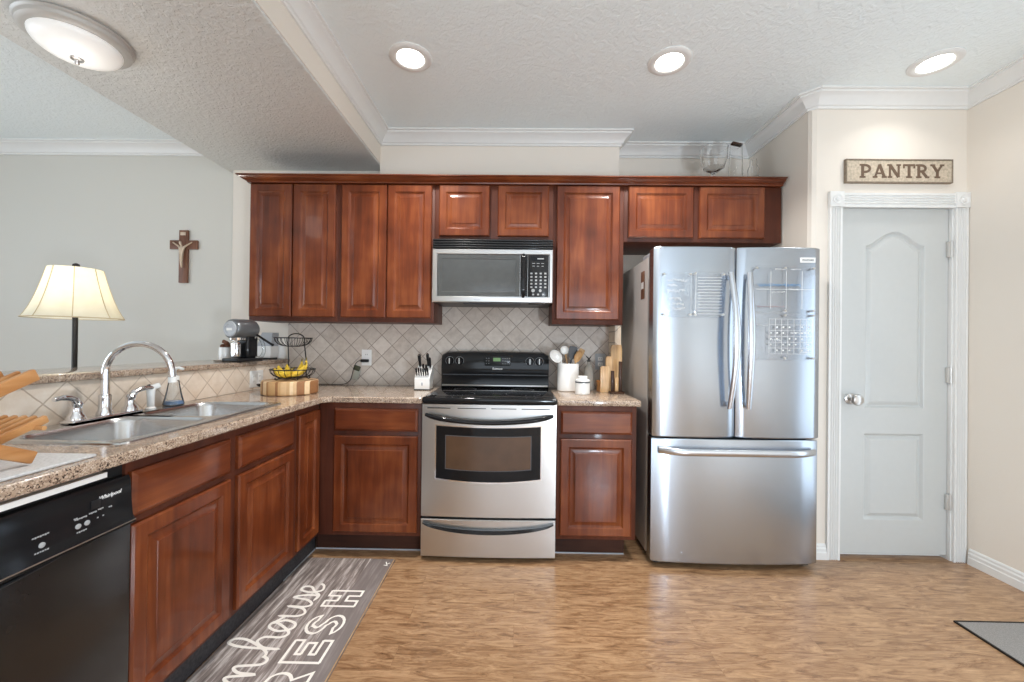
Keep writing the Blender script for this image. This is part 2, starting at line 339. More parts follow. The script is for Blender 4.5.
def mat_shade():
    m, nt, b = nmat('lamp_shade_fabric'); L = nt.links.new
    tc = N(nt, 'ShaderNodeTexCoord')
    n1 = N(nt, 'ShaderNodeTexNoise'); n1.inputs['Scale'].default_value = 18; n1.inputs['Detail'].default_value = 4; L(tc.outputs['Object'], n1.inputs['Vector'])
    rp = N(nt, 'ShaderNodeValToRGB'); rp.color_ramp.elements[0].color = srgb(238, 233, 216); rp.color_ramp.elements[1].color = srgb(250, 248, 238)
    L(n1.outputs['Fac'], rp.inputs['Fac'])
    d = N(nt, 'ShaderNodeBsdfDiffuse'); t = N(nt, 'ShaderNodeBsdfTranslucent'); mx = N(nt, 'ShaderNodeMixShader'); mx.inputs[0].default_value = .5
    L(rp.outputs['Color'], d.inputs[0]); L(rp.outputs['Color'], t.inputs[0]); L(d.outputs[0], mx.inputs[1]); L(t.outputs[0], mx.inputs[2])
    L(mx.outputs[0], nt.nodes['Material Output'].inputs[0])
    return m
M['shade'] = mat_shade(); M['shade_trim'] = simple('shade_trim', srgb(206, 190, 156), .7)
M['lens'] = simple('frosted_lens', (1, 1, 1, 1), .4, emit=(1, .97, .92, 1), estr=7, noise=0)
M['alabaster'] = simple('alabaster_glass', srgb(245, 245, 242), .3, emit=(1, .99, .97, 1), estr=.14, noise=.05, nscale=10)
M['globe'] = simple('opal_globe', (1, 1, 1, 1), .3, trans=1.0, ior=1.0, noise=0)
M['bulb'] = simple('bulb', (1, 1, 1, 1), .4, emit=(1, .93, .82, 1), estr=10, noise=0)

# ------------------------------------------------------------------ mesh builder
class B:
    def __init__(s): s.bm = bmesh.new(); s.mats = []; s.mi = 0
    def use(s, m):
        if m not in s.mats: s.mats.append(m)
        s.mi = s.mats.index(m); return s
    def _f(s, vs):
        try:
            f = s.bm.faces.new(vs); f.material_index = s.mi; return f
        except ValueError: return None
    def box(s, x0, x1, y0, y1, z0, z1, bev=0, seg=2, mtx=None):
        t = bmesh.new()
        r = bmesh.ops.create_cube(t, size=1)
        for v in t.verts: v.co = Vector(((x0+x1)/2 + v.co.x*(x1-x0), (y0+y1)/2 + v.co.y*(y1-y0), (z0+z1)/2 + v.co.z*(z1-z0)))
        if bev: bmesh.ops.bevel(t, geom=list(t.edges), offset=bev, segments=seg, affect='EDGES', profile=.5)
        s._merge(t, mtx); return s
    def _merge(s, t, mtx=None):
        mp = {}
        for v in t.verts: mp[v] = s.bm.verts.new(mtx @ v.co if mtx else v.co)
        for f in t.faces: s._f([mp[v] for v in f.verts])
        t.free()
    def loft(s, loops, cap0=True, cap1=True, closed=True):
        L = [[s.bm.verts.new(p) for p in lp] for lp in loops]; n = len(L[0])
        for a, b in zip(L, L[1:]):
            for i in range(n if closed else n-1):
                j = (i+1) % n; s._f([a[i], a[j], b[j], b[i]])
        if cap0: s._f(L[0][::-1])
        if cap1: s._f(L[-1])
        return s
    def tube(s, pts, r, seg=10, closed=False, caps=True):
        pts = [Vector(p) for p in pts]; n = len(pts); rad = r if isinstance(r, (list, tuple)) else [r]*n
        loops = []; up = None
        for i, p in enumerate(pts):
            if closed: d = pts[(i+1) % n] - pts[i-1]
            else: d = (pts[min(i+1, n-1)] - pts[max(i-1, 0)])
            d.normalize()
            if up is None: up = d.orthogonal().normalized()
            up = (up - d*up.dot(d)); up = up.normalized() if up.length > 1e-6 else d.orthogonal().normalized()
            sd = d.cross(up)
            loops.append([p + (up*math.cos(2*PI*k/seg) + sd*math.sin(2*PI*k/seg))*rad[i] for k in range(seg)])
        if closed:
            # find the twist that lines the last ring up with the first
            best = min(range(seg), key=lambda k: (loops[-1][k]-loops[0][0]).length)
            s.loft(loops + [], False, False)
            s.bm.verts.ensure_lookup_table(); N0 = len(s.bm.verts) - n*seg
            vs = list(s.bm.verts)[N0:]
            for k in range(seg):
                s._f([vs[(n-1)*seg+(k+best) % seg], vs[(n-1)*seg+(k+1+best) % seg], vs[(k+1) % seg], vs[k]])
        else: s.loft(loops, caps, caps)
        return s
    def cyl(s, p0, p1, r0, r1=None, seg=24): return s.tube([p0, p1], [r0, r0 if r1 is None else r1], seg)
    def lathe(s, prof, c=(0, 0, 0), seg=32, axis=(0, 0, 1), caps=True):
        ax = Vector(axis).normalized(); a = ax.orthogonal().normalized(); b = ax.cross(a); c = Vector(c)
        if abs(ax.z) > .99: a = Vector((1, 0, 0)); b = ax.cross(a)
        loops = [[c + ax*z + (a*math.cos(2*PI*k/seg) + b*math.sin(2*PI*k/seg))*max(r, 1e-4) for k in range(seg)] for r, z in prof]
        return s.loft(loops, caps, caps)
    def moulding(s, path, prof):
        """sweep a (out, z) profile along a level path of (x, y); out is to the right of travel"""
        P = [Vector((x, y)) for x, y in path]; loops = []
        for i, p in enumerate(P):
            nn = []
            if i > 0: d = (P[i]-P[i-1]).normalized(); nn.append(Vector((d.y, -d.x)))
            if i < len(P)-1: d = (P[i+1]-P[i]).normalized(); nn.append(Vector((d.y, -d.x)))
            if len(nn) == 2:
                m = (nn[0]+nn[1]).normalized(); m = m / max(.2, m.dot(nn[0]))
            else: m = nn[0]
            loops.append([Vector((p.x+m.x*o, p.y+m.y*o, z)) for o, z in prof])
        return s.loft(loops, True, True)
    def ribbon(s, pts, wd, fr, th=.0015, closed=False):
        """flat stroke of width wd with thickness th in the frame fr = (origin, u, v, n)"""
        o, u, v, n = fr; P = [Vector(p) for p in pts]; k = len(P); A = []; Bv = []
        for i, p in enumerate(P):
            d0 = P[i]-P[i-1] if (i > 0 or closed) else None
            d1 = P[(i+1) % k]-P[i] if (i < k-1 or closed) else None
            ns = [Vector((-d.y, d.x)).normalized() for d in (d0, d1) if d is not None and d.length > 1e-9]
            m = ns[0] if len(ns) == 1 else (ns[0]+ns[1])
            m = m.normalized() if m.length > 1e-6 else ns[0]; m = m/max(.45, m.dot(ns[0]))
            A.append(p+m*wd/2); Bv.append(p-m*wd/2)
        W = lambda q, h: o + u*q.x + v*q.y + n*h
        loops = [[W(a, 0), W(b, 0), W(b, th+i*4e-6), W(a, th+i*4e-6)] for i, (a, b) in enumerate(zip(A, Bv))]
        if closed: loops.append(loops[0])
        return s.loft(loops, not closed, not closed)
    def panel(s, fr, outline, rings, cap=True):
        """raised panel: outline(inset) gives the loop in (u, v); rings = [(inset, height)]"""
        o, u, v, n = fr
        s.loft([[o + u*a + v*b + n*h for a, b in outline(i)] for i, h in rings], True, cap); return s
    def done(s, name, mat=None, parent=None, smooth=True, angle=35, loc=None):
        bmesh.ops.remove_doubles(s.bm, verts=s.bm.verts, dist=1e-6)
        bmesh.ops.recalc_face_normals(s.bm, faces=s.bm.faces)
        me = bpy.data.meshes.new(name); s.bm.to_mesh(me); s.bm.free()
        o = bpy.data.objects.new(name, me); COL.objects.link(o)
        for m in (s.mats or [mat]): me.materials.append(M[m] if isinstance(m, str) else m)
        if smooth:
            for p in me.polygons: p.use_smooth = True
            me.set_sharp_from_angle(angle=math.radians(angle))
        if parent is not None:
            o.parent = parent; off = Vector(parent['_o'])
            o['_o'] = parent['_o']
        else:
            if loc is None:
                xs = [v.co for v in me.vertices]
                off = Vector(((min(p.x for p in xs)+max(p.x for p in xs))/2, (min(p.y for p in xs)+max(p.y for p in xs))/2, min(p.z for p in xs)))
            else: off = Vector(loc)
            o.location = off; o['_o'] = list(off)
        for v in me.vertices: v.co -= off
        return o

def thing(name, label, cat, loc, group=None):
    o = bpy.data.objects.new(name, None); COL.objects.link(o); o.location = loc; o.empty_display_size = .05
    o['_o'] = list(loc); return tag(o, label, cat, group)
def tag(o, label, cat, group=None):
    o['label'] = label; o['category'] = cat
    if group: o['group'] = group
    return o
def struct(o): o['kind'] = 'structure'; return o
X_, Y_, Z_ = Vector((1, 0, 0)), Vector((0, 1, 0)), Vector((0, 0, 1))
def text(s, size, fr, name, mat, parent, th=.001, shear=0, align='CENTER', bold=0):
    cu = bpy.data.curves.new('t', 'FONT'); cu.body = s; cu.size = size; cu.extrude = th/2; cu.shear = shear; cu.align_x = align; cu.align_y = 'CENTER'; cu.offset = bold
    ob = bpy.data.objects.new('t', cu); COL.objects.link(ob)
    me = bpy.data.meshes.new_from_object(ob.evaluated_get(C.evaluated_depsgraph_get()))
    bpy.data.objects.remove(ob)
    o, u, v, n = fr; b = B(); mp = [b.bm.verts.new(o+u*q.co.x+v*q.co.y+n*(q.co.z+th/2)) for q in me.vertices]
    for p in me.polygons: b._f([mp[i] for i in p.vertices])
    return b.done(name, mat, parent, smooth=False)
def catmull(P, sub=8, closed=False):
    P = [Vector(p) for p in P]; n = len(P); out = []
    for i in range(n if closed else n-1):
        if closed: a, b, c, d = P[i-1], P[i], P[(i+1) % n], P[(i+2) % n]
        else: a, b, c, d = P[max(i-1, 0)], P[i], P[i+1], P[min(i+2, n-1)]
        for k in range(sub):
            t = k/sub
            out.append(.5*((2*b)+(c-a)*t+(2*a-5*b+4*c-d)*t*t+(3*b-a-3*c+d)*t**3))
    if not closed: out.append(P[-1])
    return out

# ------------------------------------------------------------------ the room
ZC = 2.697; XR = 2.592; YB = 2.92; YS = 2.82; YA = 2.99; YP = 2.356; XA = 1.70; YD = 3.0; ZB = 2.47; XB0 = -2.10; XB1 = -.985; XL = -5.0; YR = -3.0
struct(B().box(XL-.1, XR+.1, YR-.1, YD+.15, -.08, 0).done('floor', 'floor', loc=(0, 0, 0), smooth=False))
struct(B().box(XL-.1, XR+.1, YR-.1, YD+.15, ZC, ZC+.1).done('ceiling', 'ceiling', loc=(0, 0, 0), smooth=False))
b = B(); b.box(XB0-.05, XB1, YR, YD, ZB, ZC, bev=.012); struct(b.done('ceiling_beam', 'beam', loc=(0, 0, 0)))
b = B(); b.box(XB1-.001, XB1+.004, YR, YB-.1, ZB+.012, ZC); struct(b.done('wall_beam_face', 'wall', loc=(0, 0, 0)))
# back wall of kitchen, dropped soffit over the wall cabinets, refrigerator alcove
b = B(); b.box(XB0, .70, YB, YD+.1, 0, ZC); struct(b.done('wall_back', 'wall', loc=(0, 0, 0), smooth=False))
b = B(); b.box(XB1, .70, YS, YB, 2.30, ZC); struct(b.done('wall_soffit', 'wall', loc=(0, 0, 0), smooth=False))
b = B(); b.box(.70, XR+.1, YA, YD+.1, 0, ZC); struct(b.done('wall_alcove_back', 'wall', loc=(0, 0, 0), smooth=False))
b = B(); ch = .03
def prism(b, poly, z0, z1): return b.loft([[Vector((x, y, z0)) for x, y in poly], [Vector((x, y, z1)) for x, y in poly]])
prism(b, [(XA, YA), (XA, YP+ch), (XA+.009, YP+.009), (XA+ch, YP), (1.851, YP), (1.851, YA)], 0, ZC)
b.box(1.851, 2.534, YP, YP+.12, 2.045, ZC); b.box(2.534, XR, YP, YA, 0, ZC)
b.box(1.851, 2.534, YA-.02, YA, 0, 2.06)
struct(b.done('wall_pantry', 'wall', loc=(0, 0, 0), angle=20))
b = B(); b.box(XR, XR+.1, 1.80, YD+.1, 0, ZC); b.box(XR, XR+.1, YR, .92, 0, ZC); b.box(XR, XR+.1, .92, 1.80, 2.08, ZC)
struct(b.done('wall_right', 'wall', loc=(0, 0, 0), smooth=False))
b = B()
for a in ((.925, 1.0, .002, 2.075), (1.72, 1.795, .002, 2.075), (1.0, 1.72, .002, .12), (1.0, 1.72, 2.0, 2.075)): b.box(XR+.03, XR+.07, a[0], a[1], a[2], a[3])
struct(b.done('door_2', 'trim', loc=(0, 0, 0), smooth=False))
struct(B().box(XL, XB0, YD, YD+.1, 0, ZC).done('wall_dining', 'wall_dining', loc=(0, 0, 0), smooth=False))
b = B()
y0, y1, z0, z1 = -.55, 1.65, .5, 2.2
b.box(XL-.1, XL, YR, y0, 0, ZC); b.box(XL-.1, XL, y1, YD+.1, 0, ZC); b.box(XL-.1, XL, y0, y1, 0, z0); b.box(XL-.1, XL, y0, y1, z1, ZC)
struct(b.done('wall_left', 'wall_dining', loc=(0, 0, 0), smooth=False))
b = B(); x0, x1, z0, z1 = -1.0, 2.1, .3, 2.3
b.box(XL-.1, x0, YR-.1, YR, 0, ZC); b.box(x1, XR+.1, YR-.1, YR, 0, ZC); b.box(x0, x1, YR-.1, YR, 0, z0); b.box(x0, x1, YR-.1, YR, z1, ZC)
struct(b.done('wall_rear', 'wall', loc=(0, 0, 0), smooth=False))
b = B()
for (a0, a1, c0, c1) in ((x0, x0+.05, z0, z1), (x1-.05, x1, z0, z1), (x0+.05, x1-.05, z0, z0+.05), (x0+.05, x1-.05, z1-.05, z1), (.53, .57, z0+.05, z1-.05)):
    b.box(a0, a1, YR-.08, YR-.03, c0, c1)
struct(b.done('added_window_1', 'trim', loc=(0, 0, 0), smooth=False))  # unseen rear window, added so its daylight brightens the room
b = B(); y0, y1, z0, z1 = -.55, 1.65, .5, 2.2
for (a0, a1, c0, c1) in ((y0, y0+.05, z0, z1), (y1-.05, y1, z0, z1), (y0+.05, y1-.05, z0, z0+.05), (y0+.05, y1-.05, z1-.05, z1), (.53, .57, z0+.05, z1-.05)):
    b.box(XL-.08, XL-.03, a0, a1, c0, c1)
struct(b.done('added_window_2', 'trim', loc=(0, 0, 0), smooth=False))  # dining window out of view, also added for its light
# half wall under the raised bar
struct(B().box(-1.82, -1.682, -.4, YB, 0, 1.062).done('wall_half', 'wall_dining', loc=(0, 0, 0), smooth=False))
# stone tile
b = B(); b.box(-1.67, .66, YB-.012, YB, .911, 1.52); struct(b.done('wall_tile_back', 'tile_back', loc=(0, 0, 0), smooth=False))
b = B(); b.box(-1.682, -1.67, -.4, YB-.012, .911, 1.062); struct(b.done('wall_tile_side', 'tile_side', loc=(0, 0, 0), smooth=False))
b = B(); b.box(.66, .70, 2.72, YB, .911, 1.352); struct(b.done('wall_tile_return', 'tile_return', loc=(0, 0, 0), smooth=False))
# crown mouldings
crown = [(0, -.088), (.010, -.088), (.012, -.076), (.020, -.072), (.026, -.060), (.040, -.040), (.058, -.026), (.066, -.022), (.068, -.012), (.080, -.010), (.080, 0), (0, 0)]
cz = lambda z: [(o, z+d) for o, d in crown]
b = B(); b.moulding([(XB1+.004, YR), (XB1+.004, YS), (.70, YS), (.70, YA), (XA, YA), (XA, YP+ch), (XA+ch, YP), (XR, YP), (XR, YR)], cz(ZC))
struct(b.done('trim_1', 'trim', loc=(0, 0, 0), angle=25))
b = B(); b.moulding([(XL, YR), (XL, YD), (XB0-.05, YD)], cz(ZC)); struct(b.done('trim_2', 'trim', loc=(0, 0, 0), angle=25))
base = [(0, 0), (.016, 0), (.016, .040), (.013, .046), (.013, .062), (.009, .070), (.009, .080), (.004, .088), (0, .088)]
b = B(); b.moulding([(XR, YP-.03), (XR, 1.86)], base); struct(b.done('baseboard_right', 'trim', loc=(0, 0, 0), angle=25))
b = B(); b.moulding([(XA, 2.9), (XA, YP+ch), (XA+ch, YP), (1.796, YP)], base); struct(b.done('baseboard_pantry', 'trim', loc=(0, 0, 0), angle=25))

# pantry door and casing
def door():
    x0, x1, z0, z1, yf = 1.876, 2.507, .026, 2.040, YP+.018
    fr = (Vector((x0, yf+.035, z0)), X_, Z_, -Y_); W, Hh = x1-x0, z1-z0; T = .035
    # slab front with two sunk panels, cut as strips round the panel openings
    px0, px1 = 2.030-x0, 2.374-x0
    lz0, lz1 = .222-z0, .724-z0; uz0, uz1, uzm = .872-z0, 1.822-z0, 1.905-z0
    n = 24
    def top(t): return uz1 + (uzm-uz1)*(.5-.5*math.cos(2*PI*t))**.8
    b = B().use('door_shaded'); o, u, v, nn = fr
    P = lambda a, c, h: o+u*a+v*c+nn*h
    def quad(a, c, d, e): b._f([b.bm.verts.new(P(*q, T)) for q in (a, c, d, e)])
    quad((0, 0), (px0, 0), (px0, Hh), (0, Hh)); quad((px1, 0), (W, 0), (W, Hh), (px1, Hh))
    quad((px0, 0), (px1, 0), (px1, lz0), (px0, lz0)); quad((px0, lz1), (px1, lz1), (px1, uz0), (px0, uz0))
    for k in range(n):
        t0, t1 = k/n, (k+1)/n; a0, a1 = px0+(px1-px0)*t0, px0+(px1-px0)*t1
        quad((a0, top(t0)), (a1, top(t1)), (a1, Hh), (a0, Hh))
    def ring(kind):
        def f(i):
            if kind == 'low': return [(px0+i, lz0+i), (px1-i, lz0+i), (px1-i, lz1-i), (px0+i, lz1-i)]
            L = [(px0+i, uz0+i), (px1-i, uz0+i)]
            for k in range(n+1):
                t = 1-k/n; L.append((px0+i+(px1-px0-2*i)*t, top(t)-i*1.05))
            return L
        return f
    for kind in ('low', 'up'):
        f = ring(kind)
        b.loft([[P(a, c, T+h) for a, c in f(i)] for i, h in ((0, 0), (.003, -.002), (.012, -.013), (.018, -.014), (.034, -.004), (.040, -.002))], False, True)
    b.loft([[P(a, c, h) for a, c in ((0, 0), (W, 0), (W, Hh), (0, Hh))] for h in (0, T)], True, False)
    d = struct(b.done('door_1', 'door_shaded', loc=(x0, yf, z0), smooth=False))
    # knob
    c = Vector((1.945, yf, .925))
    k = B().use('nickel'); k.lathe([(.030, 0), (.031, .006), (.024, .010), (.011, .014), (.011, .030), (.022, .036), (.031, .046), (.033, .056), (.028, .066), (.010, .072)], c, 28, (0, -1, 0))
    k = k.done('door_knob', 'nickel', d); k['label'] = 'round satin nickel door knob'
    for z in (1.80, 1.07, .335):
        h = B().use('hinge'); h.cyl((2.512, yf-.014, z-.045), (2.512, yf-.014, z+.045), .0080, seg=12); h.box(2.494, 2.511, yf-.0145, yf-.0005, z-.045, z+.045, bev=.001)
        h.cyl((2.512, yf-.014, z+.045), (2.512, yf-.014, z+.052), .005, seg=10); h.done('hinge', None, d)
    return d
door()
def casing():
    flutes = [(0, 0), (0, .014)]
    def fl(w):
        p = [(0, 0), (0, .016), (.008, .016)]; n = 4; a = .010; g = (w-2*a)/n
        for k in range(n):
            c = a+g*k
            for q in range(7): p.append((c+g*(.08+.84*q/6), .016-.009*math.sin(PI*q/6)))
        return p+[(w-.008, .016), (w, .016), (w, 0)]
    b = B().use('trim')
    for (xa, xb) in ((1.797, 1.870), (2.516, 2.588)):
        b.loft([[Vector((xa+q, YP-h, z)) for q, h in fl(xb-xa)] for z in (0, 2.036)])
    b.loft([[Vector((x, YP-h, 2.036+q)) for q, h in fl(.082)] for x in (1.874, 2.512)])
    # jamb lining of the opening
    b.box(1.852, 1.874, YP, YP+.12, 0, 2.06); b.box(2.510, 2.533, YP, YP+.12, 0, 2.06); b.box(1.874, 2.510, YP+.0, YP+.12, 2.043, 2.06)
    b.box(1.874, 2.51, YP+.056, YP+.066, .0, 2.043)
    t = struct(b.done('trim_3', 'trim', loc=(1.797, YP, 0), angle=25))
    for xc in (1.834, 2.5505):
        r = B().use('trim'); r.box(xc-.040, xc+.0405, YP-.024, YP, 2.036, 2.124, bev=.002)
        r.lathe([(.026, .0), (.026, .004), (.020, .001), (.014, .001), (.010, .006), (.0, .008)], (xc, YP-.024, 2.080), 24, (0, -1, 0), caps=False)
        r.done('rosette_block', 'trim', t)
    return t
casing()

# ------------------------------------------------------------------ cabinets
def rect(W, Hh): return lambda i: [(i, i), (W-i, i), (W-i, Hh-i), (i, Hh-i)]
T = .020
def raised(b, fr, W, Hh, s=.046):
    b.panel(fr, rect(W, Hh), [(0, 0), (0, T-.006), (.006, T), (s, T), (s+.008, T-.008), (s+.012, T-.010), (s+.015, T-.010), (s+.036, T-.003), (s+.038, T-.001), (s+.040, T-.001)])
def slab(b, fr, W, Hh):
    b.panel(fr, rect(W, Hh), [(0, 0), (0, T-.007), (.004, T-.004), (.012, T), (.014, T)])
def front(root, x0, x1, z0, z1, yf, kind='door', name=None):
    """front of a cabinet that faces the room from the back wall"""
    b = B(); fr = (Vector((x0, yf, z0)), X_, Z_, -Y_)
    (raised if kind == 'door' else slab)(b, fr, x1-x0, z1-z0)
    return b.done(name or ('door' if kind == 'door' else 'drawer_front'), 'cherry' if kind == 'door' else 'cherry_h', root, angle=20)
def front_side(root, y0, y1, z0, z1, xf, kind='door', name=None):
    b = B(); fr = (Vector((xf, y0, z0)), Y_, Z_, X_)
    (raised if kind == 'door' else slab)(b, fr, y1-y0, z1-z0)
    return b.done(name or ('door' if kind == 'door' else 'drawer_front'), 'cherry' if kind == 'door' else 'cherry_y', root, angle=20)
YU = 2.605; ZT = 2.2475
def upper(label, x0, x1, z0, doors, back=YB-.014, kind='upper_cabinet'):
    r = thing(kind, label, 'cabinet', ((x0+x1)/2, back, z0), 'wall cabinets on the back wall')
    b = B(); b.box(x0+.0005, x1-.0005, YU, back, z0, ZT, bev=.0015); b.done('carcass', 'cherry_dark', r)
    for d in doors: front(r, *d, YU)
    return r
upper('tall two-door cherry wall cabinet at the left end, above the coffee machine', -1.757, -1.175, 1.352, [(-1.749, -1.474, 1.380, 2.244), (-1.466, -1.190, 1.380, 2.244)])
upper('tall two-door cherry wall cabinet directly left of the microwave, above the outlet', -1.175, -.545, 1.352, [(-1.150, -.856, 1.380, 2.244), (-.850, -.562, 1.380, 2.244)])
upper('short two-door cherry wall cabinet directly above the microwave', -.545, .224, 1.880, [(-.515, -.188, 1.914, 2.245), (-.134, .194, 1.914, 2.245)])
upper('tall single-door cherry wall cabinet between microwave and refrigerator', .224, .680, 1.352, [(.246, .650, 1.382, 2.245)])
upper('short two-door cherry wall cabinet above the refrigerator with a wide right filler', .680, 1.690, 1.890, [(.706, 1.122, 1.914, 2.245), (1.160, 1.576, 1.914, 2.245)], back=YA)
# continuous crown on the wall cabinets
b = B(); prof = [(0, 2.2482), (.006, 2.2482), (.008, 2.256), (.016, 2.259), (.028, 2.266), (.038, 2.274), (.042, 2.279), (.052, 2.281), (.052, 2.288), (0, 2.288)]
b.moulding([(-1.757, YB-.014), (-1.757, YU-.021), (1.682, YU-.021)], prof)
b.box(-1.757, 1.682, YU-.021, YU+.06, 2.2485, 2.288)
tag(b.done('cabinet_crown', 'cherry_h', angle=25), 'long stepped cherry crown moulding along the top of the wall cabinets', 'moulding')

YF = 2.290; XF = -1.130
def kick_line(b, *a): b.box(*a)
def base_back(label, x0, x1, dx0, dx1):
    r = thing('base_cabinet', label, 'cabinet', ((x0+x1)/2, YB-.014, 0), 'base cabinets')
    b = B(); b.box(x0, x1, YF, YB-.014, .118, .875, bev=.0015); b.done('carcass', 'cherry_dark', r)
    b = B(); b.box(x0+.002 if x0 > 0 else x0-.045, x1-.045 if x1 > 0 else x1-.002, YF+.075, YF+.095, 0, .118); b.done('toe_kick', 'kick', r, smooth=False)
    b = B(); b.box(x0+.002 if x0 > 0 else x0-.045, x1-.045 if x1 > 0 else x1-.002, YF+.070, YF+.075, 0, .006); k = b.done('shoe_strip', 'grey_light', r); k['label'] = 'thin pale strip along the floor'
    front(r, dx0, dx1, .142, .690, YF); front(r, dx0, dx1, .716, .845, YF, 'drawer')
    return r
base_back('cherry base cabinet left of the range, one drawer over one door', -1.128, -.538, -1.036, -.558)
base_back('cherry base cabinet between range and refrigerator, one drawer over one door', .232, .682, .252, .654)
# cabinets of the sink run
def base_side(label, y0, y1, doors, drawers, hollow=False):
    r = thing('base_cabinet', label, 'cabinet', (-1.66, (y0+y1)/2, 0), 'base cabinets')
    b = B()
    if hollow:   # open inside for the sink bowls
        b.box(XF-.018, XF, y0, y1, .118, .875); b.box(-1.66, XF-.018, y0, y0+.016, .118, .70); b.box(-1.66, XF-.018, y1-.016, y1, .118, .70); b.box(-1.66, XF-.018, y0+.016, y1-.016, .118, .136)
    else: b.box(-1.66, XF, y0, y1, .118, .875)
    b.done('carcass', 'cherry_dark', r, smooth=False)
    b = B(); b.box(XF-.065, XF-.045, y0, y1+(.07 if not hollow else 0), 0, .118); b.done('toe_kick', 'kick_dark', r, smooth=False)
    if not hollow:
        b = B(); b.box(XF-.045, XF-.041, y0, y1+.066, 0, .005); k = b.done('shoe_strip', 'grey_light', r, smooth=False); k['label'] = 'thin pale strip along the floor'
    for a, c in drawers: front_side(r, a, c, .705, .838, XF, 'drawer', 'false_drawer_front')
    for d in doors: front_side(r, *d, XF)
    return r
base_side('wide cherry sink base with two doors under two false drawer fronts', 1.151, 2.032, [(1.158, 1.562, .140, .680), (1.606, 2.006, .140, .680)], [(1.158, 1.562), (1.606, 2.006)], True)
base_side('narrow cherry cabinet with one full-height door at the inside corner', 2.034, YF-.003, [(2.054, 2.268, .140, .838)], [])

# ------------------------------------------------------------------ worktops
def slab_cells(xs, ys, inside, z0, z1, cut=None):
    """solid slab over the grid cells that `inside` keeps"""
    b = B(); V = {}
    def v(x, y, z):
        k = (round(x, 5), round(y, 5), z)
        if k not in V: V[k] = b.bm.verts.new((x, y, z))
        return V[k]
    on = lambda i, j: 0 <= i < len(xs)-1 and 0 <= j < len(ys)-1 and inside((xs[i]+xs[i+1])/2, (ys[j]+ys[j+1])/2)
    for i in range(len(xs)-1):
        for j in range(len(ys)-1):
            if not on(i, j): continue
            a, c, d, e = xs[i], xs[i+1], ys[j], ys[j+1]
            b._f([v(a, d, z1), v(c, d, z1), v(c, e, z1), v(a, e, z1)]); b._f([v(a, e, z0), v(c, e, z0), v(c, d, z0), v(a, d, z0)])
            if not on(i-1, j): b._f([v(a, d, z0), v(a, d, z1), v(a, e, z1), v(a, e, z0)])
            if not on(i+1, j): b._f([v(c, d, z1), v(c, d, z0), v(c, e, z0), v(c, e, z1)])
            if not on(i, j-1): b._f([v(a, d, z1), v(a, d, z0), v(c, d, z0), v(c, d, z1)])
            if not on(i, j+1): b._f([v(a, e, z0), v(a, e, z1), v(c, e, z1), v(c, e, z0)])
    return b
def bevel_mod(o, w, seg=3):
    m = o.modifiers.new('bevel', 'BEVEL'); m.width = w; m.segments = seg; m.limit_method = 'ANGLE'; m.angle_limit = math.radians(50)
SX0, SX1, SY0, SY1 = -1.648, -1.168, 1.172, 2.008     # sink outline
def ins(x, y):
    if SX0+.02 < x < SX1-.02 and SY0+.02 < y < SY1-.02: return False
    return x < -1.086 or y > 2.266
b = slab_cells([-1.669, SX0+.02, SX1-.02, -1.086, -.5345], [.50, SY0+.02, SY1-.02, 2.266, YB-.013], ins, .8765, .910)
# ease the inside corner at a small diagonal
prism(b, [(-1.086, 2.225), (-1.045, 2.266), (-1.086, 2.266)], .877, .9095)
o = b.done('countertop', 'granite', angle=40); tag(o, 'L-shaped speckled brown granite worktop holding the sink and corner', 'countertop', 'granite slabs'); bevel_mod(o, .006)
b = B(); b.box(.2305, .7015, 2.266, YB-.013, .8765, .910, bev=.006)
tag(b.done('countertop', 'granite'), 'short speckled granite worktop between range and refrigerator', 'countertop', 'granite slabs')
b = B(); b.box(-2.02, -1.655, -.4, YB-.001, 1.0625, 1.092, bev=.007)
tag(b.done('bar_top', 'granite'), 'raised granite bar ledge on the half wall behind the sink', 'countertop', 'granite slabs')

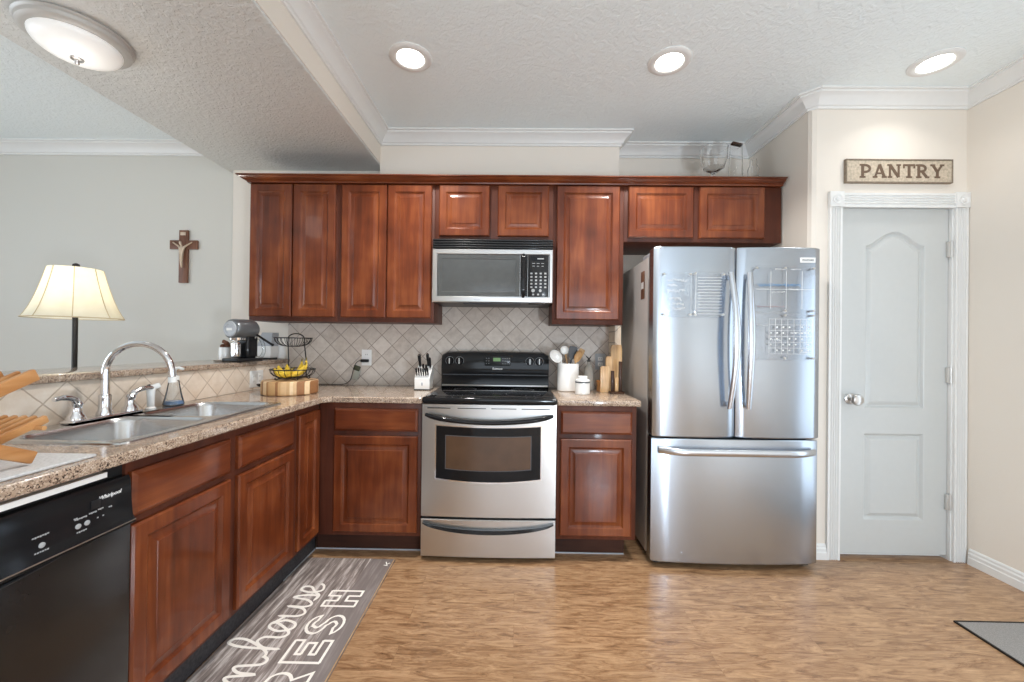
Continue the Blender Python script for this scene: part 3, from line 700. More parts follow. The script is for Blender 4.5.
# ------------------------------------------------------------------ sink and tap
def sink():
    r = thing('kitchen_sink', 'double-bowl stainless steel drop-in sink in the granite worktop', 'sink', ((SX0+SX1)/2, (SY0+SY1)/2, .910))
    def rr(x0, x1, y0, y1, rad, z, n=6):
        L = []
        for cx, cy, a0 in ((x1-rad, y1-rad, 0), (x0+rad, y1-rad, 90), (x0+rad, y0+rad, 180), (x1-rad, y0+rad, 270)):
            for k in range(n+1):
                a = math.radians(a0+90*k/n); L.append(Vector((cx+rad*math.cos(a), cy+rad*math.sin(a), z)))
        return L
    bx0, bx1 = SX0+.095, SX1-.028
    bowls = [(bx0, bx1, SY0+.028, 1.580), (bx0, bx1, 1.606, SY1-.028)]
    # rim plate built from strips round the bowls
    b = B(); z = .9165
    b.loft([rr(SX0, SX1, SY0, SY1, .035, .9102), rr(SX0+.002, SX1-.002, SY0+.002, SY1-.002, .034, .915), rr(SX0+.008, SX1-.008, SY0+.008, SY1-.008, .030, z)], False, False)
    xs = [SX0+.008, bx0, bx1, SX1-.008]; ys = [SY0+.008, bowls[0][2], 1.580, 1.606, bowls[1][3], SY1-.008]
    for i in range(3):
        for j in range(5):
            if i == 1 and j in (1, 3): continue
            b._f([b.bm.verts.new(q) for q in ((xs[i], ys[j], z), (xs[i+1], ys[j], z), (xs[i+1], ys[j+1], z), (xs[i], ys[j+1], z))])
    # corners between the square cut-outs and the rounded bowls
    for (x0, x1, y0, y1) in bowls:
        for cx, cy, sx, sy in ((x1, y1, -1, -1), (x0, y1, 1, -1), (x0, y0, 1, 1), (x1, y0, -1, 1)):
            rad = .07; arc = [(cx+sx*rad*(1-math.sin(math.radians(t))), cy+sy*rad*(1-math.cos(math.radians(t)))) for t in range(0, 91, 15)]
            b._f([b.bm.verts.new((px, py, z)) for px, py in [(cx, cy)]+arc])
    b.done('rim', 'steel_sink', r, angle=30)
    for (x0, x1, y0, y1) in bowls:
        b = B()
        b.loft([rr(x0+i, x1-i, y0+i, y1-i, max(.02, .07-i*.3), zz) for i, zz in ((0, .9165), (.004, .912), (.008, .90), (.014, .76), (.022, .735), (.045, .722), (.10, .718))], False, True)
        w = b.done('bowl', 'steel_sink', r, angle=50)
        b = B(); b.lathe([(.045, 0), (.045, .003), (.038, .004), (.030, -.001), (.0, -.002)], ((x0+x1)/2, (y0+y1)/2, .7185), 24); b.done('drain', 'chrome', w)
sink()
def faucet():
    fx, fy, z = -1.602, 1.545, .9165
    r = thing('kitchen_faucet', 'chrome gooseneck kitchen faucet with two lever handles behind the sink', 'faucet', (fx, fy, z))
    b = B(); b.box(fx-.028, fx+.028, fy-.135, fy+.135, z, z+.012, bev=.005, seg=3); b.done('deck_plate', 'chrome', r)
    b = B(); b.lathe([(.026, .012), (.026, .020), (.020, .03), (.0185, .075), (.0195, .085), (.0165, .092)], (fx, fy, z), 24)
    R = .118; top = 1.088
    pts = [(fx, fy, z+.085), (fx, fy, top)]+[(fx+R-R*math.cos(a), fy+.03*(1-math.cos(a))/2, top+R*math.sin(a)) for a in [PI*k/20 for k in range(1, 20)]]+[(fx+2*R, fy+.03, top), (fx+2*R+.002, fy+.03, top-.012)]
    b.tube(pts, [.0135]*2+[.0120]*len(pts[2:]), 16); b.done('spout', 'chrome', r)
    b = B(); b.cyl((fx+2*R+.002, fy+.03, top-.012), (fx+2*R+.003, fy+.03, top-.034), .0140); k = b.done('aerator', 'white_plastic', r); k['label'] = 'white aerator tip'
    for s in (-1, 1):
        b = B(); c = (fx, fy+s*.102, z)
        b.lathe([(.027, .012), (.026, .024), (.018, .034), (.016, .058), (.019, .070), (.012, .080), (.001, .083)], c, 20)
        b.tube(catmull([(fx, c[1], z+.06), (fx+.006, c[1]+s*.012, z+.085), (fx+.012, c[1]+s*.045, z+.098), (fx+.015, c[1]+s*.085, z+.096)], 5), [.013]*6+[.0105]*6+[.0085]*3+[.007], 12)
        b.done('lever_handle', 'chrome', r)
faucet()
b = B(); c = (-1.603, 1.742, .9165); b.lathe([(.019, 0), (.019, .006), (.013, .012), (.014, .06), (.016, .085), (.013, .092), (.001, .094)], c, 20)
tr = thing('side_sprayer', 'white side sprayer standing in the sink ledge right of the faucet', 'sprayer', c)
b.done('sprayer_body', 'white_plastic', tr)
b = B(); b.box(-.013, .030, -.010, .010, -.010, .012, bev=.004, mtx=Matrix.Translation((c[0], c[1]+.004, c[2]+.094)) @ Matrix.Rotation(1.0, 4, 'Z') @ Matrix.Rotation(-.35, 4, 'Y')); b.done('spray_head', 'white_plastic', tr)
b = B(); b.box(-.012, .000, -.007, .007, .011, .018, bev=.002, mtx=Matrix.Translation((c[0], c[1]+.004, c[2]+.094)) @ Matrix.Rotation(1.0, 4, 'Z') @ Matrix.Rotation(-.35, 4, 'Y')); b.done('trigger', 'black_plastic', tr)
def soap():
    c = (-1.605, 1.862, .9166)
    r = thing('soap_bottle', 'clear flared soap pump bottle with white pump, behind the right sink bowl', 'bottle', c)
    b = B(); b.lathe([(.036, 0), (.041, .004), (.040, .012), (.034, .035), (.027, .07), (.022, .10), (.020, .113), (.015, .118), (.014, .124)], c, 28, caps=True); b.done('bottle', 'clear_soap', r)
    b = B(); b.lathe([(.033, .003), (.0375, .006), (.036, .014), (.034, .020)], c, 28); b.done('blue_base', 'soap_blue', r)
    b = B(); b.lathe([(.020, .118), (.020, .135), (.014, .139), (.009, .141), (.009, .163), (.012, .165), (.012, .178), (.003, .180)], c, 20)
    b.tube([(c[0], c[1], c[2]+.172), (c[0]+.02, c[1]+.004, c[2]+.175), (c[0]+.038, c[1]+.008, c[2]+.168)], .006, 10); b.done('pump', 'white_plastic', r)
soap()

# ------------------------------------------------------------------ dishwasher
def dishwasher():
    y0, y1, xf = .540, 1.147, -1.105
    r = thing('dishwasher', 'black front dishwasher under the worktop left of the sink base', 'dishwasher', (-1.4, (y0+y1)/2, 0))
    b = B(); b.box(-1.655, XF-.006, y0+.002, y1, .10, .868); b.done('tub', 'black_plastic', r, smooth=False)
    # control panel: gently bowed towards its lower edge
    b = B(); prof = [(XF-.006, .700), (xf+.012, .700), (xf+.012, .708), (xf+.004, .722), (xf, .76), (xf-.004, .822), (xf-.010, .834), (XF-.006, .834)]
    b.loft([[Vector((x, y, z)) for x, z in prof] for y in (y0+.003, y1-.001)]); p = b.done('control_panel', 'black_gloss', r, angle=50)
    b = B(); b.box(XF-.006, xf, y0+.003, y1-.001, .105, .694, bev=.004); b.done('door_panel', 'dishwasher_door', r)
    b = B(); b.box(xf+.010, xf+.0135, y0+.003, y1-.001, .7065, .709); k = b.done('panel_edge', 'nickel', p, smooth=False)
    b = B(); b.box(XF-.075, XF-.06, y0+.003, y1-.001, 0, .10); b.done('toe_kick', 'black_plastic', r, smooth=False)
    b = B(); b.box(XF-.006, xf-.001, y0+.003, 1.076, .850, .864); k = b.done('top_strip', 'white_plastic', r, smooth=False); k['label'] = 'white strip under the worktop edge'
    fr = lambda y, z: (Vector((xf+.0005-(z-.76)*.065, y, z)), Y_, Z_, X_)
    b = B(); b.tube([(xf+.004-.003*abs(2*k/20-1), .585+.44*k/20, .7055-.017*(1-(2*k/20-1)**2)) for k in range(21)], [.0025]+[.0045]*19+[.0025], 8); b.done('pocket_handle_lip', 'black_gloss', p)
    text('Whirlpool', .0145, fr(1.085, .799), 'brand_lettering', 'white_ink', p, shear=.25)
    for y in (.925, 1.003, 1.024):
        o_, u, v, n = fr(y, .750 if y > .95 else .742); b = B(); b.lathe([(.0065, 0), (.0065, .002), (.004, .003)], o_, 16, (1, 0, 0)); b.done('button', 'grey_ink', p)
    for y, z, w_ in ((.925, .764, .036), (.925, .728, .030), (1.013, .735, .028), (1.013, .768, .034), (1.04, .77, .02), (1.06, .772, .015), (1.0, .771, .012), (1.085, .768, .010), (1.052, .752, .006), (1.066, .752, .006)):
        b = B()
        for q in range(max(1, int(w_/.005))):
            o_, u, v, n = fr(y-w_/2+q*.005, z); b.box(o_.x, o_.x+.001, o_.y, o_.y+.0035, o_.z-.0015-.001*(q % 2), o_.z+.0015)
        b.done('printed_legend', 'grey_ink', p)
    b = B(); b.box(xf-.0005, xf+.0015, 1.035, 1.058, .778, .800, bev=.0007); b.done('indicator_window', 'black_plastic', p)
dishwasher()
b = B(); b.box(-1.66, -1.105, .505, .538, 0, .875); tag(b.done('end_panel', 'cherry', smooth=False), 'cherry end panel closing the counter run beside the dishwasher', 'panel')

# ------------------------------------------------------------------ range
def range_():
    x0, x1 = -.530, .226; yf = 2.262; xc = (x0+x1)/2; w2 = (x1-x0)/2
    r = thing('range', 'stainless steel freestanding electric range with black glass cooktop', 'oven', (xc, 2.6, 0))
    b = B(); b.box(x0+.002, x1-.002, yf+.032, 2.895, .022, .882); b.done('body', 'black_plastic', r, smooth=False)
    # slightly bowed front faces
    def bow(z0, z1, yb, dep=.010, n=14, top_in=0):
        L = []
        for z, inn in ((z0, .004), (z0+.004, 0), (z1-.004, 0), (z1, .004)):
            row = [Vector((x0+(x1-x0)*k/n, yf+inn-dep*(1-(2*k/n-1)**2), z)) for k in range(n+1)]
            L.append(row+[Vector((x1, yb, z)), Vector((x0, yb, z))])
        return B().loft(L)
    d = bow(.243, .881, yf+.030).done('oven_door', 'steel_warm', r, angle=30)
    dr = bow(.020, .232, yf+.030).done('drawer', 'steel_warm', r, angle=30)
    # oven window: black glass with rounded bowed lower edge, steel bead, inner pane
    def win(m, off, s, name, mat, parent):
        a0, a1, c0, c1 = -.449+m, .139-m, .464+m, .758-m
        P = []
        n = 10
        for k in range(n+1): t = k/n; P.append((a0+(a1-a0)*t, c0-.020*s*(1-(2*t-1)**2)))
        for k in range(n+1): t = 1-k/n; P.append((a0+(a1-a0)*t, c1-.010*s*(1-(2*t-1)**2)))
        # follow the bow of the door
        yy = lambda x: yf-.010*(1-((x-xc)/w2)**2)
        b = B(); b.loft([[Vector((x, yy(x)+.004, z)) for x, z in P], [Vector((x, yy(x)-off, z)) for x, z in P]], True, False)
        top, bot = P[n+1:][::-1], P[:n+1]
        V1 = [b.bm.verts.new((x, yy(x)-off, z)) for x, z in bot]; V2 = [b.bm.verts.new((x, yy(x)-off, z)) for x, z in top]
        for k in range(n): b._f([V1[k], V1[k+1], V2[k+1], V2[k]])
        return b.done(name, mat, parent, angle=30)
    win(-.007, .0015, 1, 'window_bead', 'chrome', d); wn = win(0, .003, 1, 'window_glass', 'black_glass', d)
    win(.052, .0036, .6, 'window_rim', 'grey_silicone', wn); win(.056, .0042, .6, 'window_pane', 'oven_window', wn)
    # handles: arched black bars standing off the front
    def handle(z, sag, name, parent, r0=.013, out=.045, z_end=0):
        pts = []
        for k in range(25):
            t = k/24*2-1; x = xc+t*(w2-.022); e = 1-t*t
            pts.append((x, yf-.006-out*min(1, 1.15*(1-abs(t)**6)), z-sag*e))
        b = B(); b.tube(pts, [r0*.75]+[r0]*23+[r0*.75], 12); return b.done(name, 'black_gloss', parent)
    handle(.818, .034, 'handle', d, .0125); 
    # pressed drawer pull: black crescent lip
    b = B(); n = 24; top, bot = [], []
    for k in range(n+1):
        t = k/n*2-1; x = xc+t*(w2-.012); e = (1-t*t)
        top.append((x, .216-.036*e**.8)); bot.append((x, .214-.054*e**.7))
    yy = lambda x: yf-.010*(1-((x-xc)/w2)**2)
    b.loft([[Vector((x, yy(x)+.002, z)), Vector((x, yy(x)-.020, z+.002)), Vector((x, yy(x)-.024, zb)), Vector((x, yy(x)+.002, zb-.004))] for (x, z), (_, zb) in zip(top, bot)])
    b.done('drawer_pull', 'black_gloss', dr, angle=40)
    # vent slots on top of the door
    for s0, s1 in ((-.5, -.37), (-.33, -.17), (-.14, .0), (.03, .19)):
        b = B(); b.box(s0, s1, yf-.0120, yf-.004, .8545, .8580); b.done('vent_slot', 'gap', d, smooth=False)
    # cooktop: steel-rimmed black glass
    b = B(); b.box(x0-.001, x1+.001, yf-.016, 2.84, .884, .916, bev=.010, seg=3); ck = b.done('cooktop_frame', 'black_gloss', r)
    b = B(); b.box(x0+.028, x1-.028, yf+.03, 2.795, .9155, .9185, bev=.001); g = b.done('cooktop_glass', 'black_glass', ck)
    for cx, cy, rr in ((-.34, 2.42, .09), (-.34, 2.66, .075), (.04, 2.42, .105), (.04, 2.66, .075)):
        b = B(); b.lathe([(rr, .9186), (rr-.0012, .9188), (rr-.0024, .9186)], (cx, cy, 0), 48, caps=False); b.done('burner_ring', 'grey_silicone', g)
    # backguard
    b = B(); prof = [(2.815, .90), (2.800, .925), (2.806, .985), (2.800, 1.005), (2.796, 1.05), (2.802, 1.13), (2.815, 1.158), (2.835, 1.166), (2.89, 1.166), (2.89, .90)]
    n = 20; L = []
    for k in range(n+1):
        t = k/n*2-1; x = xc+t*(w2-.004); dz = -.020*max(0, (abs(t)-.9)/.1)**2-.006*t*t
        L.append([Vector((x, y, z+(dz if z > 1.1 else 0))) for y, z in prof])
    b.loft(L); bg = b.done('backguard', 'black_gloss', r, angle=30)
    b = B(); b.box(x0+.01, x1-.01, 2.784, 2.815, .922, .934, bev=.003); k = b.done('rear_trim', 'steel_warm', bg); k['label'] = 'steel strip behind the cooktop'
    b = B(); b.box(x0+.012, x1-.012, 2.796, 2.803, 1.000, 1.006, bev=.001); b.done('lower_edge_trim', 'grey_silicone', bg)
    for kx in (-.468, -.400, .090, .155):
        b = B(); b.lathe([(.026, 0), (.026, .006), (.021, .010), (.020, .024), (.017, .027), (.0, .027)], (kx, 2.801, 1.098), 24, (0, -1, 0)); k = b.done('control_knob', 'black_gloss', bg)
        b = B(); b.box(kx-.003, kx+.003, 2.771, 2.7745, 1.078, 1.118, bev=.001); b.done('pointer', 'white_ink', k)
        b = B(); b.tube([(kx+.029*math.cos(math.radians(a)), 2.797, 1.098+.029*math.sin(math.radians(a))) for a in range(-40, 221, 20)], .0010, 6); b.done('dial_scale', 'grey_ink', k)
    b = B(); b.box(-.225, -.045, 2.7935, 2.800, 1.066, 1.132, bev=.002); dp = b.done('control_panel', 'black_plastic', bg)
    b = B(); b.box(-.165, -.115, 2.7925, 2.794, 1.098, 1.122); b.done('clock_display', 'leds', dp, smooth=False)
    for bx in (-.215, -.198, -.100, -.085, -.070, -.055):
        for bz in (1.082, 1.100, 1.118):
            b = B(); b.box(bx, bx+.005, 2.7925, 2.794, bz-.0022, bz+.0022); b.done('touch_button', 'grey_ink', dp, smooth=False)
    text('Kenmore', .018, (Vector((-.135, 2.7945, 1.046)), X_, Z_, -Y_), 'brand_lettering', 'white_ink', bg, bold=.0004)
    for fx in (x0+.04, x1-.04):
        for fy in (yf+.06, 2.86):
            b = B(); b.cyl((fx, fy, 0), (fx, fy, .023), .014); b.done('levelling_foot', 'black_plastic', r)
range_()

# ------------------------------------------------------------------ microwave
def microwave():
    x0, x1, yf, z0, z1 = -.540, .219, 2.512, 1.478, 1.8795
    r = thing('microwave', 'stainless steel over-the-range microwave with black vent grille', 'microwave', ((x0+x1)/2, 2.7, z0))
    b = B(); b.box(x0+.002, x1-.002, yf+.020, 2.905, z0+.004, z1); b.done('body', 'black_plastic', r, smooth=False)
    for k in range(4):
        b = B(); b.box(x0+.002, x1-.002, yf-.002, yf+.02, 1.818+k*.0153, 1.829+k*.0153, bev=.004); b.done('vent_louver', 'black_plastic', r)
    # steel front: frame with window opening
    wx0, wx1, wz0, wz1 = -.507, .012, 1.516, 1.780
    b = B(); fr = (Vector((x0, yf+.020, z0)), X_, Z_, -Y_)
    def oc(i, zz): return [(x0+i, zz[0]+i), (x1-i, zz[0]+i), (x1-i, zz[1]-i), (x0+i, zz[1]-i)]
    P = lambda L, h: [Vector((a, yf+.020-h, c)) for a, c in L]
    inner = [(wx0, wz0), (.196, wz0), (.196, wz1), (wx0, wz1)]
    inn = lambda i: [(wx0+i, wz0+i), (.196-i, wz0+i), (.196-i, wz1-i), (wx0+i, wz1-i)]
    b.loft([P(oc(0, (z0, 1.815)), 0), P(oc(0, (z0, 1.815)), .015), P(oc(.005, (z0, 1.815)), .020), P(inn(-.004), .020), P(inn(0), .016), P(inn(.001), .008)], True, True)
    d = b.done('door', 'steel_warm', r, angle=30)
    b = B(); L = lambda i, h: P([(wx0+.002+i, wz0+.002+i), (wx1-i, wz0+.002+i), (wx1-i, wz1-.002-i), (wx0+.002+i, wz1-.002-i)], h)
    b.loft([L(0, .010), L(0, .0175), L(.026, .0165), L(.028, .015), L(.03, .015)], True, True); b.done('window', 'micro_window', d, angle=20)
    b = B(); b.box(wx1+.002, .060, yf+.002, yf+.012, wz0+.002, wz1-.002); b.done('handle_backplate', 'black_gloss', d, smooth=False)
    b = B(); b.tube(catmull([(.034, yf+.004, 1.775), (.034, yf-.022, 1.762), (.034, yf-.034, 1.70), (.034, yf-.036, 1.648), (.034, yf-.034, 1.595), (.034, yf-.022, 1.532), (.034, yf+.004, 1.520)], 5), .0135, 12); b.done('handle', 'black_gloss', d)
    b = B(); b.box(.062, .192, yf+.001, yf+.012, wz0+.002, wz1-.002, bev=.001); cp = b.done('control_panel', 'black_plastic', r)
    b = B(); b.box(.082, .172, yf-.0005, yf+.001, 1.742, 1.770); b.done('display', 'black_glass', cp, smooth=False)
    text('12:30', .018, (Vector((.142, yf-.0005, 1.756)), X_, Z_, -Y_), 'clock_digits', 'grey_ink', cp) if False else None
    def key(cx, cz_, hx, hz, nm='button'):
        b = B(); b.box(cx-hx, cx+hx, yf-.0005, yf+.001, cz_-hz, cz_+hz, bev=.0006); b.done(nm, 'grey_ink', cp, angle=20)
    for k in range(3): key(.097+k*.028, 1.726, .009, .0015, 'function_bar'); key(.097+k*.028, 1.7085, .007, .0015, 'function_bar')
    b = B(); b.box(.120, .160, yf-.0010, yf-.0004, 1.752, 1.758); b.done('display_digits', 'grey_ink', cp, smooth=False)
    for i in range(4):
        for j in range(5): key(.084+i*.029, 1.663-j*.0215, .0065, .005)
    for bx, br_ in ((.095, .011), (.140, .009)):
        b = B(); b.lathe([(br_, 0), (br_, .001), (.0, .0012)], (bx, yf+.001, 1.556), 16, (0, -1, 0)); b.done('round_button', 'grey_ink', cp)
    for i in range(3): key(.096+i*.031, 1.531, .006, .005)
    b = B(); b.box(-.275, -.235, yf-.0008, yf+.001, 1.492, 1.499, bev=.0005); b.done('brand_badge', 'grey_light', d)
    b = B(); b.box(-.35, .02, yf+.06, yf+.28, z0-.003, z0+.004, bev=.001); b.done('grease_filter', 'grey_silicone', r)
    b = B(); b.box(.07, .17, yf+.06, yf+.14, z0-.003, z0+.004, bev=.001); b.done('cooktop_lamp_cover', 'black_plastic', r)
microwave()

# ------------------------------------------------------------------ refrigerator
def fridge():
    x0, x1, yf = .750, 1.661, 2.212; xm = 1.2035
    r = thing('refrigerator', 'stainless steel french-door refrigerator with bottom freezer drawer', 'refrigerator', ((x0+x1)/2, 2.6, 0))
    b = B(); b.box(x0+.006, x1-.006, 2.345, 2.965, .03, 1.735, bev=.004); bd = b.done('body', 'fridge_side', r)
    b = B(); b.box(x0+.02, x1-.02, 2.300, 2.345, .04, 1.73); b.done('door_gasket', 'gap', r, smooth=False)
    b = B(); b.box(x0+.03, x1-.03, 2.26, 2.5, .012, .035); b.done('base_grille', 'black_plastic', r, smooth=False)
    for fx in (x0+.05, x1-.05):
        for fy in (2.30, 2.92):
            b = B(); b.cyl((fx, fy, 0), (fx, fy, .032), .02); b.done('foot', 'black_plastic', r)
    for fx in (x0+.045, x1-.045):
        b = B(); b.box(fx-.035, fx+.035, 2.30, 2.46, 1.735, 1.758, bev=.006); b.done('hinge_cover', 'grey_light', r)
    def bowed(a0, a1, z0, z1, dep, name, parent):
        n = 18; L = []
        def ring(z, i):
            F = []
            for k in range(n+1):
                t = k/n*2-1; e = 1-t*t
                rx = .010*(1-math.sqrt(max(0, 1-max(0, (abs(t)-.97)/.03)**2)))
                F.append(Vector((a0+i+(a1-a0-2*i)*k/n, yf+dep-dep*e+rx+i*.6, z)))
            return F+[Vector((a1-i, yf+.087, z)), Vector((a0+i, yf+.087, z))]
        return B().loft([ring(z0, .005), ring(z0+.003, .0015), ring(z0+.007, 0), ring(z1-.007, 0), ring(z1-.003, .0015), ring(z1, .005)]).done(name, 'steel', parent, angle=30)
    dl = bowed(x0, xm-.003, .722, 1.768, .012, 'door', r); dR = bowed(xm+.003, x1, .722, 1.768, .012, 'door', r)
    fz = bowed(x0, x1, .032, .712, .018, 'freezer_drawer', r)
    for s, d in ((-1, dl), (1, dR)):
        hx = xm+s*.038; n = 20; L = []
        for k in range(n+1):
            t = k/n; z = .885+t*.74; e = math.sin(PI*t); q = 2*t-1
            yo = yf-.024-.046*e; wd = .021-.006*abs(q)
            xo = hx+s*.016*q*q*0.8
            L.append([Vector((xo+wd*math.cos(a), yo+.010*math.sin(a), z)) for a in [2*PI*j/14 for j in range(14)]])
        b = B(); b.loft(L)
        for z in (.905, 1.60): b.box(hx+s*.010-.010, hx+s*.010+.010, yf-.028, yf+.006, z-.012, z+.012, bev=.003)
        b.done('handle', 'handle_steel', d, angle=40)
    n = 24; L = []
    for k in range(n+1):
        t = k/n*2-1; x = (x0+x1)/2+t*.425; e = 1-t*t
        yo = yf+.002-.052*min(1, (1-abs(t)**5)*1.2); z = .652
        L.append([Vector((x, yo+.010*math.sin(a), z+.019*math.cos(a))) for a in [2*PI*j/14 for j in range(14)]])
    B().loft(L).done('handle', 'handle_steel', fz, angle=40)
    b = B(); b.box(1.541, 1.624, yf+.0010, yf+.014, 1.684, 1.713, bev=.001); bp = b.done('brand_badge', 'white_plastic', dR)
    text('FRIGIDAIRE', .0125, (Vector((1.5825, yf+.0008, 1.6985)), X_, Z_, -Y_), 'brand_lettering', 'grey_silicone', bp)
fridge()
def strokes(b, x0, x1, z, y, h=.010, n=None, seed=0):
    """a line of small hand lettering: short strokes"""
    rnd = random.Random(seed); x = x0
    while x < x1:
        wd = rnd.uniform(.004, .009); pts = [(x+wd*q/3, z+h*rnd.uniform(-.5, .5)) for q in range(4)]
        b.ribbon(pts, .0016, (Vector((0, y, 0)), X_, Z_, -Y_), .0005); x += wd+.003
def board(name, label, x0, x1, z0, z1, fill, mags):
    y = 2.1975
    r = thing(name, label, 'board', ((x0+x1)/2, y, z0), 'clear boards on the refrigerator doors')
    b = B(); b.box(x0, x1, y, y+.0025, z0, z1, bev=.0006); b.done('panel', 'acrylic', r)
    for mx, mz in mags:
        b = B(); b.cyl((mx, y+.0028, mz), (mx, 2.2150, mz), .006, seg=16); b.cyl((mx, y-.0025, mz), (mx, y-.0002, mz), .0065, seg=16); b.done('magnet_standoff', 'nickel', r)
    fill(r, y-.0003)
def fill_menu(r, y):
    b = B()
    for k, (z, a0, a1, h) in enumerate(((1.578, .815, .925, .020), (1.553, .815, .865, .013), (1.522, .815, .912, .020), (1.478, .820, .885, .024), (1.450, .815, .900, .016), (1.425, .830, .905, .020))): strokes(b, a0, a1, z, y, h, seed=k)
    b.done('handwriting', 'white_ink', r, smooth=False)
def fill_list(r, y):
    b = B()
    for k in range(13): b.box(.980, 1.110, y-.0005, y, 1.595-k*.0165, 1.5963-k*.0165)
    b.box(.968, .9695, y-.0005, y, 1.39, 1.615)
    b.done('ruled_lines', 'white_ink', r, smooth=False)
def fill_week(r, y):
    b = B()
    for x in (1.372, 1.455, 1.540): b.box(x, x+.0015, y-.0005, y, 1.430, 1.635)
    b.box(1.295, 1.605, y-.0005, y, 1.535, 1.5365)
    strokes(b, 1.38, 1.445, 1.520, y, .012, seed=4); strokes(b, 1.47, 1.52, 1.535, y, .010, seed=5); strokes(b, 1.395, 1.45, 1.645, y, .008, seed=15); strokes(b, 1.48, 1.53, 1.645, y, .008, seed=16)
    b.done('grid_lines', 'white_ink', r, smooth=False)
    b = B(); strokes(b, 1.298, 1.535, 1.562, y, .009, seed=6); strokes(b, 1.31, 1.535, 1.556, y, .009, seed=7); b.done('blue_handwriting', 'blue_ink', r, smooth=False)
    b = B(); strokes(b, 1.30, 1.44, 1.442, y, .006, seed=8); b.done('rose_handwriting', 'red_ink', r, smooth=False)
def fill_month(r, y):
    b = B()
    for k in range(8): b.box(1.365+k*.0335, 1.366+k*.0335, y-.0005, y, 1.185, 1.375)
    for k in range(7): b.box(1.365, 1.600, y-.0005, y, 1.185+k*.0315, 1.186+k*.0315)
    for i in range(7):
        for j in range(5):
            if (i*3+j*5) % 4: b.box(1.371+i*.0335, 1.379+i*.0335, y-.0005, y, 1.201+j*.0315, 1.208+j*.0315)
    strokes(b, 1.48, 1.56, 1.300, y, .008, seed=9); strokes(b, 1.37, 1.43, 1.262, y, .008, seed=10); strokes(b, 1.30, 1.35, 1.34, y, .006, seed=11); strokes(b, 1.53, 1.59, 1.195, y, .006, seed=12)
    b.done('calendar_grid', 'white_ink', r, smooth=False)
board('acrylic_board', 'clear acrylic menu board with white handwriting, leftmost on the left refrigerator door', .785, .952, 1.380, 1.625, fill_menu, ((.797, 1.613), (.940, 1.613), (.797, 1.392), (.940, 1.392)))
board('acrylic_board', 'clear acrylic list board with ruled lines, beside the left door handle', .958, 1.128, 1.380, 1.627, fill_list, ((.966, 1.617), (1.120, 1.613), (.966, 1.395), (1.118, 1.395)))
board('acrylic_board', 'clear acrylic weekly board with blue handwriting, upper right refrigerator door', 1.284, 1.628, 1.410, 1.664, fill_week, ((1.298, 1.651), (1.452, 1.651), (1.603, 1.651), (1.452, 1.420), (1.603, 1.420)))
board('acrylic_board', 'clear acrylic month calendar grid, below the weekly board on right door', 1.284, 1.628, 1.150, 1.404, fill_month, ((1.452, 1.395), (1.603, 1.395), (1.452, 1.162), (1.603, 1.162)))
b = B().use('magnet'); b.box(.7485, .7528, 2.395, 2.455, 1.50, 1.665, bev=.001)
b.use('white_plastic'); b.box(.7478, .7486, 2.402, 2.448, 1.560, 1.600)
tag(b.done('magnet', None), 'narrow brown magnet with a pale middle on the left side of refrigerator', 'magnet')

# ------------------------------------------------------------------ ceiling lights
def recessed(x, y, label, energy=14.5):
    r = thing('recessed_light', label, 'light', (x, y, ZC-.02), 'recessed ceiling lights')
    b = B(); b.lathe([(.108, -.0005), (.108, -.004), (.100, -.010), (.085, -.012), (.072, -.009), (.067, -.003)], (x, y, ZC), 40, caps=False); b.done('trim_ring', 'trim', r)
    b = B(); b.lathe([(.0001, -.022), (.030, -.0205), (.052, -.015), (.066, -.006), (.066, -.002), (.0001, -.002)], (x, y, ZC), 40, caps=False); b.done('lens', 'lens', r)
    l = bpy.data.lights.new('recessed_lamp', 'AREA'); l.shape = 'DISK'; l.size = .14; l.energy = energy; l.color = (1, .97, .93); l.spread = math.radians(125)
    o = bpy.data.objects.new('recessed_lamp', l); COL.objects.link(o); o.parent = r; o.location = (0, 0, -.006)
recessed(-.569, 2.063, 'round recessed ceiling light nearest the beam, leftmost of the three')
recessed(.771, 2.085, 'round recessed ceiling light in front of the refrigerator cabinet, middle of three')
recessed(2.132, 2.088, 'round recessed ceiling light above the pantry sign, rightmost of the three', 1.2)
def flush():
    x, y, z = -1.820, 1.620, ZB
    r = thing('flush_ceiling_light', 'domed white glass flush ceiling light with nickel rim under the beam', 'light', (x, y, z-.1))
    b = B(); b.lathe([(.172, -.0005), (.176, -.008), (.172, -.014), (.168, -.016), (.166, -.030), (.157, -.036), (.146, -.040), (.136, -.040)], (x, y, z), 48, caps=False); b.done('rim', 'satin_grey', r)
    b = B(); b.lathe([(.138, -.036)]+[(.138*math.cos(a), -.040-.060*math.sin(a)) for a in [PI/2*k/10 for k in range(11)]], (x, y, z), 48, caps=False); b.done('glass_dome', 'alabaster', r)
    b = B(); b.lathe([(.022, -.098), (.020, -.104), (.008, -.108), (.006, -.112), (.009, -.116), (.006, -.122), (.0, -.124)], (x, y, z), 20); b.done('finial', 'nickel', r)
    l = bpy.data.lights.new('flush_lamp', 'POINT'); l.energy = .8; l.shadow_soft_size = .1; l.color = (1, .97, .93)
    o = bpy.data.objects.new('flush_lamp', l); COL.objects.link(o); o.parent = r; o.location = (0, 0, -.13)
flush()
